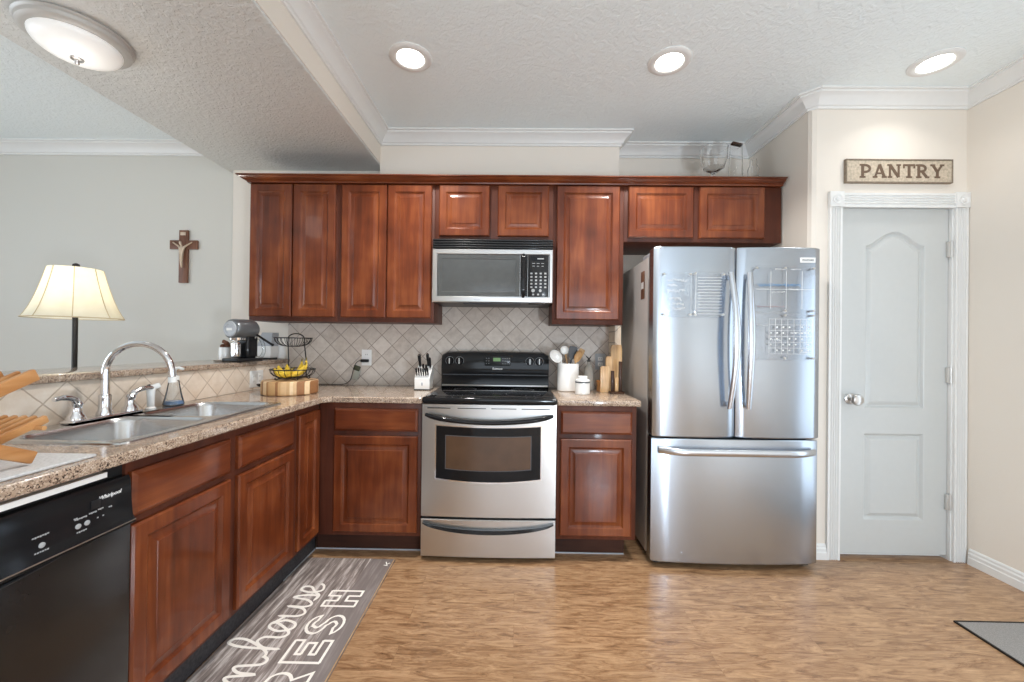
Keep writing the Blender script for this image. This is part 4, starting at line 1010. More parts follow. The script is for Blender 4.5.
def fill_lamp(x, y, z, energy, label):
    """unseen globe lamp on a stand, added as fill for the room"""
    r = thing('fill_lamp', label, 'lamp', (x, y, 0), 'added fill lamps')
    b = B(); b.lathe([(.16, 0), (.16, .015), (.03, .03), (.02, .05), (.016, z-.16), (.05, z-.15)], (x, y, 0), 32); b.done('stand', 'nickel', r)
    b = B(); b.lathe([(.05, -.149), (.10, -.115), (.145, -.055), (.155, 0), (.145, .055), (.10, .115), (.0, .155)], (x, y, z), 32); b.done('globe', 'globe_clear', r)
    l = bpy.data.lights.new('fill_light', 'POINT'); l.energy = energy; l.shadow_soft_size = .15; l.color = (.78, .91, 1.04)  # added fill that brightens ceiling and walls
    o = bpy.data.objects.new('fill_light', l); COL.objects.link(o); o.parent = r; o.location = (0, 0, z)
fill_lamp(1.15, -.95, .70, 128, 'unseen globe fill lamp added behind the camera')
fill_lamp(-3.60, .50, 1.00, 24, 'unseen globe fill lamp added at the far left of the dining side')

# ------------------------------------------------------------------ dining side: lamp, crucifix
def floor_lamp():
    x, y = -2.345, 2.10
    r = thing('floor_lamp', 'lit floor lamp with cream bell shade standing behind the bar', 'lamp', (x, y, 0))
    b = B(); b.lathe([(.14, 0), (.14, .012), (.12, .022), (.03, .03), (.018, .05), (.012, .06)], (x, y, 0), 32); b.done('base', 'black_wire', r)
    b = B(); b.cyl((x, y, .05), (x, y, 1.36), .0115, seg=16); b.lathe([(.013, 0), (.018, .01), (.018, .03), (.013, .04)], (x, y, 1.03), 16); b.done('pole', 'black_wire', r)
    b = B(); n = 64; ribs = 8
    prof = [(.188, 1.330), (.176, 1.352), (.161, 1.385), (.146, 1.428), (.131, 1.478), (.116, 1.535), (.103, 1.592)]
    loops = []
    for rad, z in prof+[(q-.003, w_) for q, w_ in prof[::-1]]:
        L = []
        for k in range(n):
            a = 2*PI*k/n; ph = (k % (n//ribs))/(n//ribs); rr = rad*(1-.030*math.sin(PI*ph))
            L.append(Vector((x+rr*math.cos(a), y+rr*math.sin(a), z)))
        loops.append(L)
    b.loft(loops, False, False); sh = b.done('lamp_shade', 'shade', r, angle=60)
    for k in range(ribs):
        a = 2*PI*k/ribs; b = B(); b.tube([(x+(q+.0012)*math.cos(a), y+(q+.0012)*math.sin(a), z) for q, z in prof], .0018, 6); b.done('shade_rib', 'shade_trim', sh)
    b = B(); b.tube([(x+.189*math.cos(2*PI*k/48), y+.189*math.sin(2*PI*k/48), 1.330) for k in range(48)], .003, 6, closed=True); b.done('shade_hem', 'shade_trim', sh)
    b = B(); b.lathe([(.006, 1.585), (.006, 1.600), (.016, 1.604), (.014, 1.616), (.004, 1.622)], (x, y, 0), 16); b.tube([(x-.10, y, 1.588), (x+.10, y, 1.588)], .003, 8); b.tube([(x, y-.10, 1.588), (x, y+.10, 1.588)], .003, 8); b.done('finial', 'black_wire', r)
    b = B(); b.lathe([(.012, 1.36), (.014, 1.40), (.03, 1.44), (.033, 1.465), (.024, 1.49), (.0, 1.498)], (x, y, 0), 20); b.done('bulb', 'bulb', r)
    l = bpy.data.lights.new('lamp_bulb', 'POINT'); l.energy = 5; l.shadow_soft_size = .04; l.color = (1, .98, .95)
    o = bpy.data.objects.new('lamp_bulb', l); COL.objects.link(o); o.parent = r; o.location = (0, 0, 1.54)
floor_lamp()
def crucifix():
    x, y = -2.517, YD
    r = thing('crucifix', 'small dark wooden wall crucifix with pale metal figure', 'crucifix', (x, y, 1.66))
    z0, z1, zc_ = 1.648, 2.045, 1.935
    b = B(); b.box(x-.034, x+.034, y-.018, y-.001, z0, z1, bev=.004); b.box(x-.106, x+.106, y-.0165, y-.0015, zc_-.034, zc_+.034, bev=.004); b.done('cross', 'cross_wood', r)
    b = B(); b.box(x-.020, x+.020, y-.022, y-.017, z1-.040, z1-.016, bev=.001); b.done('scroll_plate', 'silver', r)
    # corpus, one continuous skinned body
    pts = {'pel': (x, y-.032, zc_-.092), 'chest': (x+.002, y-.034, zc_-.040), 'neck': (x+.001, y-.034, zc_-.014), 'head': (x-.006, y-.038, zc_+.008), 'htop': (x-.008, y-.038, zc_+.024),
           'sl': (x-.020, y-.031, zc_-.018), 'hl': (x-.075, y-.024, zc_+.016), 'sr': (x+.022, y-.031, zc_-.018), 'hr': (x+.075, y-.024, zc_+.018), 'kn': (x+.006, y-.042, zc_-.128), 'ft': (x, y-.028, zc_-.176)}
    rad = {'pel': .013, 'chest': .016, 'neck': .006, 'head': .010, 'htop': .008, 'sl': .007, 'hl': .0045, 'sr': .007, 'hr': .0045, 'kn': .010, 'ft': .006}
    names = list(pts); ed = [('pel', 'chest'), ('chest', 'neck'), ('neck', 'head'), ('head', 'htop'), ('chest', 'sl'), ('sl', 'hl'), ('chest', 'sr'), ('sr', 'hr'), ('pel', 'kn'), ('kn', 'ft')]
    me = bpy.data.meshes.new('corpus'); off = Vector(r['_o'])
    me.from_pydata([Vector(pts[n])-off for n in names], [(names.index(a), names.index(c)) for a, c in ed], [])
    o = bpy.data.objects.new('figure', me); COL.objects.link(o); o.parent = r
    sk = o.modifiers.new('skin', 'SKIN'); sv = me.skin_vertices[0].data
    for i, n in enumerate(names): sv[i].radius = (rad[n], rad[n]); sv[i].use_root = (n == 'pel')
    ss = o.modifiers.new('sub', 'SUBSURF'); ss.levels = 2; ss.render_levels = 2
    dg = C.evaluated_depsgraph_get(); me2 = bpy.data.meshes.new_from_object(o.evaluated_get(dg)); o.modifiers.clear(); o.data = me2
    me2.materials.clear(); me2.materials.append(M['silver'])
    for p in me2.polygons: p.use_smooth = True
crucifix()

# ------------------------------------------------------------------ pantry sign with slab-serif letters
def sign():
    x0, x1, z0, z1, y = 1.885, 2.494, 2.176, 2.313, YP-.016
    r = thing('pantry_sign', 'long wooden wall sign reading PANTRY above the white door', 'sign', ((x0+x1)/2, YP, z0))
    b = B(); b.box(x0+.004, x1-.004, y, YP-.0005, z0+.004, z1-.004); b.done('board', 'sign_board', r, smooth=False)
    b = B()
    for a in ((x0, x1, z1-.007, z1), (x0, x1, z0, z0+.007), (x0, x0+.006, z0+.007, z1-.007), (x1-.006, x1, z0+.007, z1-.007)): b.box(a[0], a[1], y-.004, YP-.0005, a[2], a[3], bev=.001)
    b.done('edge_strip', 'sign_edge', r)
    b = B(); Hh = .080; wt = .0165; sw = .010
    def L(pts, ox, w_=wt, cl=False): b.ribbon([(ox+px*Hh, pz*Hh) for px, pz in pts], w_, (Vector((0, y, 2.2045)), X_, Z_, -Y_), .0012, cl)
    ser = lambda cx, top, ox, w_=.36: L([(cx-w_/2, .935 if top else .065), (cx+w_/2, .935 if top else .065)], ox, sw)
    bowl = lambda x, zt, zb, rad: [(x, zt)]+[(x+rad*1.0*math.sin(math.radians(t))+.12, (zt+zb)/2+(zt-zb)/2*math.cos(math.radians(t))) for t in range(0, 181, 20)]+[(x, zb)]
    xs = [1.968, 2.044, 2.127, 2.212, 2.288, 2.372]
    ox = xs[0]; L([(.16, 0), (.16, 1)], ox); ser(.16, 0, ox, .42); ser(.10, 1, ox, .30); L(bowl(.2, .92, .42, .36), ox, .014)
    ox = xs[1]; L([(.10, .05), (.42, .98)], ox, .012); L([(.42, .98), (.76, .05)], ox, .017); L([(.22, .33), (.64, .33)], ox, sw); ser(.10, 0, ox, .34); ser(.76, 0, ox, .36)
    ox = xs[2]; L([(.12, .05), (.12, .95)], ox, .012); L([(.12, .95), (.74, .05)], ox, .017); L([(.74, .05), (.74, .95)], ox, .012); ser(.12, 0, ox, .32); ser(.08, 1, ox, .30); ser(.74, 1, ox, .32)
    ox = xs[3]; L([(.42, 0), (.42, 1)], ox); ser(.42, 0, ox, .42); L([(.02, .93), (.82, .93)], ox, sw+.002); L([(.05, .70), (.05, .98)], ox, .010); L([(.79, .70), (.79, .98)], ox, .010)
    ox = xs[4]; L([(.16, 0), (.16, 1)], ox); ser(.16, 0, ox, .40); ser(.10, 1, ox, .30); L(bowl(.2, .92, .48, .32), ox, .014); L([(.40, .48), (.74, .05)], ox, .016); ser(.78, 0, ox, .26)
    ox = xs[5]; L([(.43, .0), (.43, .46)], ox); L([(.10, .96), (.43, .44)], ox, .016); L([(.76, .96), (.43, .44)], ox, .012); ser(.43, 0, ox, .40); ser(.10, 1, ox, .34); ser(.76, 1, ox, .32)
    b.done('lettering', 'sign_ink', r, smooth=False)
sign()

# ------------------------------------------------------------------ rugs
def rug():
    x0, x1, y0, y1 = -1.165, -.668, .70, 2.248
    xc, yc = (x0+x1)/2, (y0+y1)/2
    r = thing('kitchen_rug', 'long grey plank-print kitchen runner with cream lettering along the sink cabinets', 'rug', (xc, yc, 0))
    b = B(); b.box(x0, x1, y0, y1, 0.0005, .009, bev=.002); b.done('mat', 'rug', r)
    b = B(); b.box(x1-.005, x1-.001, y0+.004, y1-.004, .0085, .0096); b.done('edge_binding', 'spoon_wood', r, smooth=False)
    # text frame: s runs away from the camera, t towards the cabinets
    fr = lambda s, t: (Vector((-t, s, .0088)), Y_, -X_, Z_)
    b = B()
    def outline(pts, s0, w_=.0074):
        b.ribbon([(p[0]*.113, p[1]*.150) for p in pts], w_, fr(s0, .735), .0008, True)
        # heavier right and lower edges give the letters their drop look
        b.ribbon([(p[0]*.113+.004, p[1]*.150-.004) for p in pts], w_*.8, fr(s0, .735), .0007, True)
    Hp = [(0, 0), (.34, 0), (.34, .37), (.66, .37), (.66, 0), (1, 0), (1, 1), (.66, 1), (.66, .63), (.34, .63), (.34, 1), (0, 1)]
    Ep = [(0, 0), (1, 0), (1, .24), (.36, .24), (.36, .39), (.88, .39), (.88, .61), (.36, .61), (.36, .76), (1, .76), (1, 1), (0, 1)]
    Fp = [(0, 0), (.36, 0), (.36, .38), (.88, .38), (.88, .61), (.36, .61), (.36, .76), (1, .76), (1, 1), (0, 1)]
    arc = lambda cx, cy, rx, ry, a0, a1, n=8: [(cx+rx*math.cos(math.radians(a0+(a1-a0)*k/n)), cy+ry*math.sin(math.radians(a0+(a1-a0)*k/n))) for k in range(n+1)]
    Rp = [(0, 0), (.34, 0), (.34, .34), (.44, .34), (.68, 0), (1.04, 0), (.74, .40)]+arc(.62, .70, .38, .30, -60, 90)+[(0, 1)]
    Sp = arc(.5, .28, .5, .28, 200, 360, 8)+arc(.5, .28, .5, .26, 0, 80, 4)+arc(.5, .70, .18, .10, 260, 130, 4)+arc(.5, .76, .20, .08, 120, 20, 3)+[(.98, .76)]+arc(.5, .73, .48, .27, 10, 180, 8)+arc(.5, .72, .50, .26, 190, 265, 4)+arc(.5, .30, .17, .10, 80, -60, 4)+arc(.5, .26, .20, .08, -80, -150, 3)
    outline(Hp, 1.838); outline(Sp, 1.662); outline(Ep, 1.512); outline(Rp, 1.350); outline(Fp, 1.196)
    # script word "farmhouse"
    u = .108
    def scr(pts, s0): b.ribbon([(q.x*u, q.y*u) for q in catmull([(p[0], p[1], 0) for p in pts], 8)], .011, fr(s0, .932), .0009)
    scr([(-.25, .25), (.05, .35), (.55, 1.3), (.62, 1.85), (.40, 1.95), (.22, 1.3), (.16, .0), (.22, .55), (.50, .95), (.74, .80), (.74, .22), (.95, .02),
         (1.25, .35), (1.55, .92), (1.28, .98), (1.06, .50), (1.22, .04), (1.50, .08), (1.66, .55), (1.50, .95), (1.85, .72), (1.92, .90), (1.92, .25), (2.12, .02), (2.40, .28), (2.52, .90), (2.50, .25), (2.68, .02),
         (2.95, .35), (3.12, 1.02), (3.28, .55), (3.24, .06), (2.98, .04), (3.28, .0), (3.50, .30), (3.86, .62), (3.88, .95), (3.64, .98), (3.48, .50), (3.62, .05), (3.95, .10), (4.12, .30)], 1.560)
    scr([(-.2, .3), (.05, .95), (.12, .1), (.2, .7), (.42, .95), (.55, .1), (.62, .7), (.86, .95), (.98, .15), (1.2, .05), (1.35, .3)], 1.395)
    scr([(.0, .1), (.2, .9), (.30, .75), (.42, .90), (.50, .2), (.7, .05)], 1.315)
    scr([(.62, .85), (.3, .98), (.08, .5), (.25, .04), (.55, .3), (.65, .9), (.68, .2), (.86, .05)], 1.225)
    scr([(-.1, .3), (.35, 1.5), (.55, 1.9), (.35, 1.95), (.2, 1.0), (.15, -.8), (.3, -.9), (.35, -.2), (.75, .3)], 1.135)
    b.done('lettering', 'rug_ink', r, smooth=False)
    b = B()   # small sprig mark in the far right corner
    for s_, t_, a in ((2.195, .70, .4), (2.18, .69, 1.4), (2.205, .685, 2.4)): b.ribbon([(0, 0), (.022*math.cos(a), .022*math.sin(a))], .005, fr(s_, t_), .0008)
    b.done('corner_mark', 'rug_ink', r, smooth=False)
rug()
r = thing('door_mat', 'plain grey mat with dark bound edge on the floor at right', 'rug', (2.27, 1.38, 0))
b = B(); b.box(1.977, 2.562, .93, 1.826, .0005, .007, bev=.002); b.done('mat', 'mat_grey', r)
b = B(); e = .009
for a in ((1.969, 2.570, 1.824, 1.833), (1.969, 2.570, .922, .931), (1.969, 1.978, .931, 1.824), (2.561, 2.570, .931, 1.824)): b.box(*a, .0005, .0085, bev=.002)
b.done('bound_edge', 'mat_edge', r)

# ------------------------------------------------------------------ things on the sink counter: drying mat and folding rack
b = B(); b.box(-1.50, -1.118, .56, 1.060, .9102, .9185, bev=.003); tag(b.done('drying_mat', 'dish_mat'), 'pale grey dish drying mat on the counter left of the sink', 'mat')
def rack():
    r = thing('dish_rack', 'folding slatted bamboo dish rack standing on the grey drying mat', 'dish rack', (-1.33, .9, .9187))
    # crossed side legs, seen end on; slats run up and away in two tiers
    def plank(b, p0, p1, w_, t, wa):
        p0, p1 = Vector(p0), Vector(p1); d = (p1-p0); L = d.length; d.normalize(); a = Vector(wa); a = (a-d*a.dot(d)).normalized(); n = d.cross(a)
        m = Matrix((d, a, n)).transposed().to_4x4(); m.translation = p0
        b.box(0, L, -w_/2, w_/2, -t/2, t/2, bev=.004, seg=2, mtx=m)
    for x in (-1.172, -1.43):
        b = B(); plank(b, (x, .55, 1.135), (x, .962, .9340), .030, .014, (0, 0, 1)); b.done('leg', 'bamboo', r)
    for x in (-1.257, -1.405):
        b = B(); plank(b, (x, .60, .9360), (x, 1.035, 1.130), .032, .014, (0, 0, 1)); b.done('rail', 'bamboo', r)
    for k in range(5):
        b = B(); x = -1.278-k*.027; plank(b, (x, .87, .932), (x, 1.078, 1.006), .022, .013, (0, 0, 1)); b.done('lower_slat', 'bamboo', r)
    for k in range(3):
        b = B(); x = -1.290-k*.050; plank(b, (x, .72, .985), (x, 1.028, 1.130), .022, .013, (0, 0, 1)); b.done('upper_slat', 'bamboo', r)
    b = B(); b.cyl((-1.163, .765, 1.020), (-1.44, .765, 1.020), .005, seg=12); b.done('pivot_pin', 'nickel', r)
    for (yy, zz) in ((1.050, .986), (.90, .933)):
        b = B(); b.cyl((-1.250, yy, zz), (-1.415, yy, zz), .006, seg=12); b.done('cross_rod', 'bamboo', r)
rack()

# ------------------------------------------------------------------ corner: butcher block, fruit stand, bananas
BX, BY = -1.352, 2.385
b = B(); b.lathe([(.145, 0), (.152, .006), (.152, .072), (.147, .080), (.0, .080)], (BX, BY, .9105), 56)
r = thing('chopping_block', 'thick round striped butcher block in the counter corner', 'cutting board', (BX, BY, .9105)); b.done('block', 'block', r)
b = B(); b.tube(catmull([(BX-.148, BY-.05, .955), (BX-.170, BY-.045, .962), (BX-.175, BY-.02, .962), (BX-.153, BY-.012, .955)], 5), .005, 8); b.done('side_handle', 'black_wire', r)
FZ = .9910
def fruit_stand():
    x, y = BX+.006, BY+.015
    r = thing('fruit_stand', 'two-tier black wire fruit stand on the round butcher block', 'fruit basket', (x, y, FZ))
    def bowl(name, R, r0, zt, zb):
        b = B(); ring = lambda rad, z, th: b.tube([(x+rad*math.cos(2*PI*k/40), y+rad*math.sin(2*PI*k/40), z) for k in range(40)], th, 6, closed=True)
        ring(R, zt, .0035); ring(r0, zb, .003)
        for k in range(22):
            a = 2*PI*k/22
            b.tube([(x+(r0+(R-r0)*math.sin(PI/2*t))*math.cos(a), y+(r0+(R-r0)*math.sin(PI/2*t))*math.sin(a), zb+(zt-zb)*(1-math.cos(PI/2*t))) for t in (0, .25, .5, .75, 1)], .0018, 5)
        for a in (0, PI/3, 2*PI/3): b.tube([(x-r0*math.cos(a), y-r0*math.sin(a), zb), (x+r0*math.cos(a), y+r0*math.sin(a), zb)], .0018, 5)
        b.done(name, 'black_wire', r)
    bowl('lower_bowl', .122, .055, FZ+.062, FZ+.012); bowl('upper_bowl', .102, .035, FZ+.250, FZ+.200)
    for k in range(4):
        a = PI/4+k*PI/2; b = B(); b.tube(catmull([(x+.055*math.cos(a), y+.055*math.sin(a), FZ+.012), (x+.075*math.cos(a), y+.075*math.sin(a), FZ+.010), (x+.088*math.cos(a), y+.088*math.sin(a), FZ+.0035), (x+.097*math.cos(a), y+.097*math.sin(a), FZ+.009), (x+.090*math.cos(a), y+.090*math.sin(a), FZ+.014)], 4), .003, 6); b.done('scroll_foot', 'black_wire', r)
    b = B(); hw = .050
    b.tube([(x-hw-.010, y+.05, FZ+.020), (x-hw-.006, y+.05, FZ+.12), (x-hw, y+.03, FZ+.22)]+[(x-hw*math.cos(a), y+.03, FZ+.245+.032*math.sin(a)) for a in [PI*k/12 for k in range(13)]]+[(x+hw, y+.03, FZ+.22), (x+hw+.002, y+.05, FZ+.12), (x+hw+.004, y+.05, FZ+.020)], .0035, 8)
    b.done('handle_frame', 'black_wire', r)
    return x, y
fx, fy = fruit_stand()
def bananas():
    spec = [(-.018, -.066, .030, -14, 0, 'lowest front banana lying across the lower wire bowl'), (-.034, -.036, .034, -30, 10, 'banana at the left, second from the front of the lower bowl'), (.026, -.034, .036, 26, -14, 'banana at the right, leaning on the front ones in the bowl'),
            (-.030, .004, .036, -52, 12, 'banana pointing to the back left of the lower bowl'), (.044, .006, .046, 62, -34, 'steep banana with raised tip at the right of the bowl'), (.012, .030, .040, 84, -30, 'banana at the back standing up behind the others')]
    for dx, dy, dz, rz, ry, lab in spec:
        loc = Vector((fx+dx, fy+dy, FZ+dz))
        r = thing('banana', lab, 'banana', loc, 'bananas in the fruit stand')
        m = Matrix.Translation(loc) @ Matrix.Rotation(math.radians(rz), 4, 'Z') @ Matrix.Rotation(math.radians(ry), 4, 'Y')
        pts = []; n = 14
        for k in range(n+1):
            a = math.radians(-58+116*k/n); pts.append(m @ Vector((.078*math.sin(a), 0, .078*(1-math.cos(a)))))
        rad = [.005, .009, .0125, .0145, .0155, .016, .0162, .0162, .016, .0155, .0145, .013, .010, .007, .005]
        b = B(); b.tube(pts, rad, 7); b.done('fruit', 'banana', r, angle=25)
        d = (pts[-1]-pts[-2]).normalized(); b = B(); b.tube([pts[-1]-d*.002, pts[-1]+d*.010, pts[-1]+d*.018], [.005, .004, .0045], 8); b.done('stem', 'banana_tip', r)
bananas()

# ------------------------------------------------------------------ raised bar: coffee machine and canisters
ZR = 1.0925
def coffee():
    c = Vector((-1.688, 2.475, ZR)); a = math.radians(-13)
    r = thing('coffee_machine', 'silver and black capsule coffee machine with round head on the bar', 'coffee maker', c)
    m = Matrix.Translation(c) @ Matrix.Rotation(a, 4, 'Z')    # local -y is the front
    def add(name, mat, build, par=r):
        b = B(); build(b); b.bm.transform(m); return b.done(name, mat, par, angle=40)
    add('base', 'black_plastic', lambda b: b.box(-.055, .065, -.11, .07, 0, .022, bev=.006))
    add('column', 'black_gloss', lambda b: b.box(-.038, .048, -.030, .050, 0.020, .160, bev=.014, seg=3))
    hd = add('head', 'machine_grey', lambda b: b.lathe([(.048, -.105), (.057, -.098), (.061, -.080), (.062, -.02), (.062, .035), (.055, .050), (.030, .058), (.0, .060)], (0, 0, .198), 32, (0, 1, 0)))
    add('face_disc', 'grey_light', lambda b: b.lathe([(.048, .104), (.044, .112), (.030, .114), (.028, .110), (.0, .110)], (0, 0, .198), 32, (0, -1, 0)), hd)
    add('badge', 'white_plastic', lambda b: b.box(-.020, .020, -.1125, -.1095, .189, .204, bev=.001), hd)
    add('brew_nose', 'chrome', lambda b: b.lathe([(.046, .146), (.044, .132), (.036, .126)], (0, -.055, 0), 24))
    add('drip_stand', 'chrome', lambda b: b.box(-.024, .026, -.085, -.045, 0.022, .122, bev=.012, seg=3))
    add('water_tank', 'clear_soap', lambda b: b.tube(catmull([(.055, .02, .15), (.088, .03, .135), (.105, .035, .07), (.088, .03, .028), (.062, .02, .024)], 5), .010, 10))
    add('lock_lever', 'black_plastic', lambda b: b.tube([(.055, .03, .165), (.14, .05, .110), (.155, .053, .102)], [.007, .007, .009], 10))
coffee()
def canister(x, y, wd, label, flip):
    r = thing('canister', label, 'canister', (x, y, ZR), 'white canisters on the bar')
    b = B(); b.loft([[Vector((x+sx*wd*q, y+sy*.045*q, ZR+z)) for sx, sy in ((-1, -1), (1, -1), (1, 1), (-1, 1))] for q, z in ((.80, .012), (.95, .02), (1, .045), (1, .092))]); b.done('tub', 'white_plastic', r, angle=20)
    b = B(); b.box(x-wd*.9, x+wd*.9, y-.042, y+.042, ZR+.0005, ZR+.012); b.done('foot', 'black_plastic', r, smooth=False)
    b = B(); b.loft([[Vector((x+sx*wd*q, y+sy*.045*q+(z-.092)*flip, ZR+z)) for sx, sy in ((-1, -1), (1, -1), (1, 1), (-1, 1))] for q, z in ((1, .0925), (.96, .120), (.80, .185 if flip else .11))]); b.done('lid', 'grey_light' if flip else 'white_plastic', r, angle=20)
canister(-1.725, 2.760, .046, 'white canister with tall grey sloping lid right of the coffee machine', .28)
canister(-1.690, 2.862, .034, 'small white canister at the wall end of the bar', 0) if False else None
def canister2():
    x, y = -1.700, 2.862
    r = thing('storage_tub', 'small white plastic tub at the wall end of the bar', 'canister', (x, y, ZR))
    b = B(); b.lathe([(.026, .001), (.033, .004), (.036, .04), (.036, .085), (.033, .088)], (x, y, ZR), 24); b.done('tub', 'white_plastic', r)
    b = B(); b.lathe([(.037, .0885), (.037, .098), (.033, .101), (.0, .102)], (x, y, ZR), 24); b.done('lid', 'white_plastic', r)
canister2()
def podjar():
    x, y = -1.845, 2.52
    r = thing('pod_jar', 'white jar filled with brown pods left of the coffee machine', 'jar', (x, y, ZR))
    b = B(); b.lathe([(.030, .001), (.036, .006), (.038, .05), (.036, .085), (.034, .085), (.034, .02), (.0, .02)], (x, y, ZR), 24); b.done('jar', 'ceramic', r)
    for k, (dx, dy, z) in enumerate(((-.012, -.008, .09), (.012, .0, .095), (0, .012, .105), (-.004, -.004, .118), (.012, -.012, .112))): 
        b = B(); b.lathe([(.012, -.010), (.015, 0), (.015, .006), (.011, .012)], (x+dx, y+dy, ZR+z), 12, (.4*(k-2), .3, 1)); tag(b.done('coffee_pod', 'pod'), 'small brown pod heaped in the white jar beside the coffee machine', 'coffee pod', 'pods in the white jar')
podjar()
b = B(); b.lathe([(.022, .0005), (.028, .004), (.040, .010), (.041, .012), (.030, .008), (.0, .006)], (-1.800, 2.405, ZR), 32); tag(b.done('saucer', 'ceramic'), 'small white saucer in front of the coffee machine', 'saucer')

# ------------------------------------------------------------------ outlets, charger
def plate(name, label, x, z, gang=1, y=YB-.012, toggles=False):
    r = thing(name, label, 'outlet' if not toggles else 'switch', (x, y, z), None)
    hw = .036*gang+.001*(gang > 1); b = B(); b.box(x-hw, x+hw, y-.006, y-.0003, z-.058, z+.058, bev=.002); b.done('cover_plate', 'white_plastic' if not toggles else 'grey_light', r)
    for s in (-1, 1):
        b = B().use('white_plastic'); b.box(x-.017, x+.017, y-.0078, y-.0055, z+s*.020-.014, z+s*.020+.014, bev=.0015)
        b.use('gap')
        for q in (-.006, .006): b.box(x+q-.001, x+q+.001, y-.0082, y-.0076, z+s*.020-.003, z+s*.020+.007)
        b.done('receptacle', None, r)
    return r
plate('wall_outlet', 'white wall outlet with a black plug, left of the knife block', -1.092, 1.108)
plate('light_switch', 'pale switch plate on the tile behind the wooden boards', .600, 1.100, 1, toggles=True)
r = thing('wall_outlet', 'white outlet plate on the half-wall tile beside the butcher block', 'outlet', (-1.67, 2.545, .98))
b = B(); b.box(-1.6698, -1.664, 2.490, 2.618, .925, 1.030, bev=.002); b.done('cover_plate', 'white_plastic', r)
for yy in (2.525, 2.583):
    b = B().use('white_plastic'); b.box(-1.6645, -1.662, yy-.017, yy+.017, .945, 1.010, bev=.0015); b.use('gap')
    for z in (.962, .994):
        for q in (-.006, .006): b.box(-1.6624, -1.6618, yy+q-.001, yy+q+.001, z-.004, z+.005)
    b.done('receptacle', None, r)
def charger():
    y = YB-.012
    r = thing('charger_cord', 'black plug and thin cord hanging from the back wall outlet', 'cord', (-1.1, y, .92))
    b = B(); b.box(-1.125, -1.070, y-.040, y-.0085, 1.075, 1.096, bev=.006, seg=3); p = b.done('plug', 'black_plastic', r)
    b = B(); b.tube(catmull([(-1.124, y-.025, 1.086), (-1.150, y-.024, 1.078), (-1.175, y-.018, 1.045), (-1.190, y-.014, .99), (-1.205, y-.014, .945), (-1.235, y-.03, .918), (-1.30, y-.05, .9145), (-1.42, y-.04, .9145)], 6), .0024, 8); b.done('cord', 'black_plastic', r)
    b = B(); b.box(-1.178, -1.135, y-.016, y-.006, 1.012, 1.048, bev=.003, mtx=Matrix.Translation((-1.156, y-.011, 1.03)) @ Matrix.Rotation(.35, 4, 'Y') @ Matrix.Translation((1.156, -(y-.011), -1.03))); b.done('cord_clip', 'mesh_basket', r)
    b = B(); b.box(-1.182, -1.140, y-.012, y-.006, .945, 1.018, bev=.002, mtx=Matrix.Translation((-1.16, y-.011, .99)) @ Matrix.Rotation(.35, 4, 'Y') @ Matrix.Translation((1.16, -(y-.011), -.99))); b.done('hanging_tag', 'leaf', r)
charger()

# ------------------------------------------------------------------ knife block with knives
def knife_block():
    x, y, z = -.620, 2.690, .9105
    r = thing('knife_block', 'white wooden knife block on the counter left of the range', 'knife block', (x, y, z))
    b = B(); w_ = .049
    # side profile: low front, stepped slanted top leaning back
    prof = [(-.062, .004), (-.066, .075), (-.030, .112), (-.018, .108), (.030, .158), (.062, .128), (.050, .004)]
    b.loft([[Vector((xx, y+q, z+h)) for q, h in prof] for xx in (x-w_, x+w_)]); b.done('block', 'ceramic', r, angle=20)
    b = B(); b.box(x-w_-.002, x+w_+.002, y-.068, y+.055, z, z+.006); b.done('foot', 'black_plastic', r, smooth=False)
    b = B(); b.box(x-.005, x+.005, y-.0665, y-.0640, z+.030, z+.050, bev=.001); b.done('emblem', 'grey_light', r)
    n = Vector((0, -.72, .70)).normalized()
    def knife(px, py, pz, L, w2, label, group, nm='knife'):
        k = thing(nm, label, 'knife', (px, py, pz), group)
        d = Vector((0, -.45, .89)).normalized(); p = Vector((px, py, pz))
        m = Matrix((X_, d.cross(X_), d)).transposed().to_4x4(); m.translation = p
        b = B(); b.box(-w2*.8, w2*.8, -.007, .007, .004, L*.55, bev=.003, mtx=m); b.box(-w2, w2, -.008, .008, L*.5, L, bev=.0035, mtx=m); b.done('handle', 'black_plastic', k)
        b = B(); b.box(-w2*.6, w2*.6, -.0015, .0015, -.012, .004, mtx=m); b.done('blade', 'steel', k, smooth=False)
        b = B(); b.cyl(m @ Vector((0, 0, L-.002)), m @ Vector((0, 0, L+.002)), w2*.7, seg=12); b.done('end_cap', 'chrome', k)
    ord_ = ['leftmost', 'second from the left', 'third from the left', 'third from the right', 'second from the right', 'rightmost']
    for k in range(6):
        knife(x-.037+k*.0148, y-.052, z+.093, .058, .0052, 'small black-handled steak knife, %s in the lower row of the white block' % ord_[k], 'steak knives in the block', 'steak_knife')
    for px, py, pz, L, w2, lab in ((x-.032, y+.018, z+.148, .092, .010, 'tall black knife handle at the upper left of the white block'), (x+.022, y+.024, z+.152, .095, .009, 'tallest black knife handle at the upper right of the white block'),
                                  (x+.038, y+.010, z+.140, .078, .008, 'black knife handle just right of the tallest one in the block'), (x-.004, y-.004, z+.126, .046, .0075, 'short black knife handle in the middle of the white block'), (x+.016, y-.006, z+.124, .044, .007, 'short black scissor-like handle right of the middle in the block')):
        knife(px, py, pz, L, w2, lab, 'large knives in the block')
knife_block()

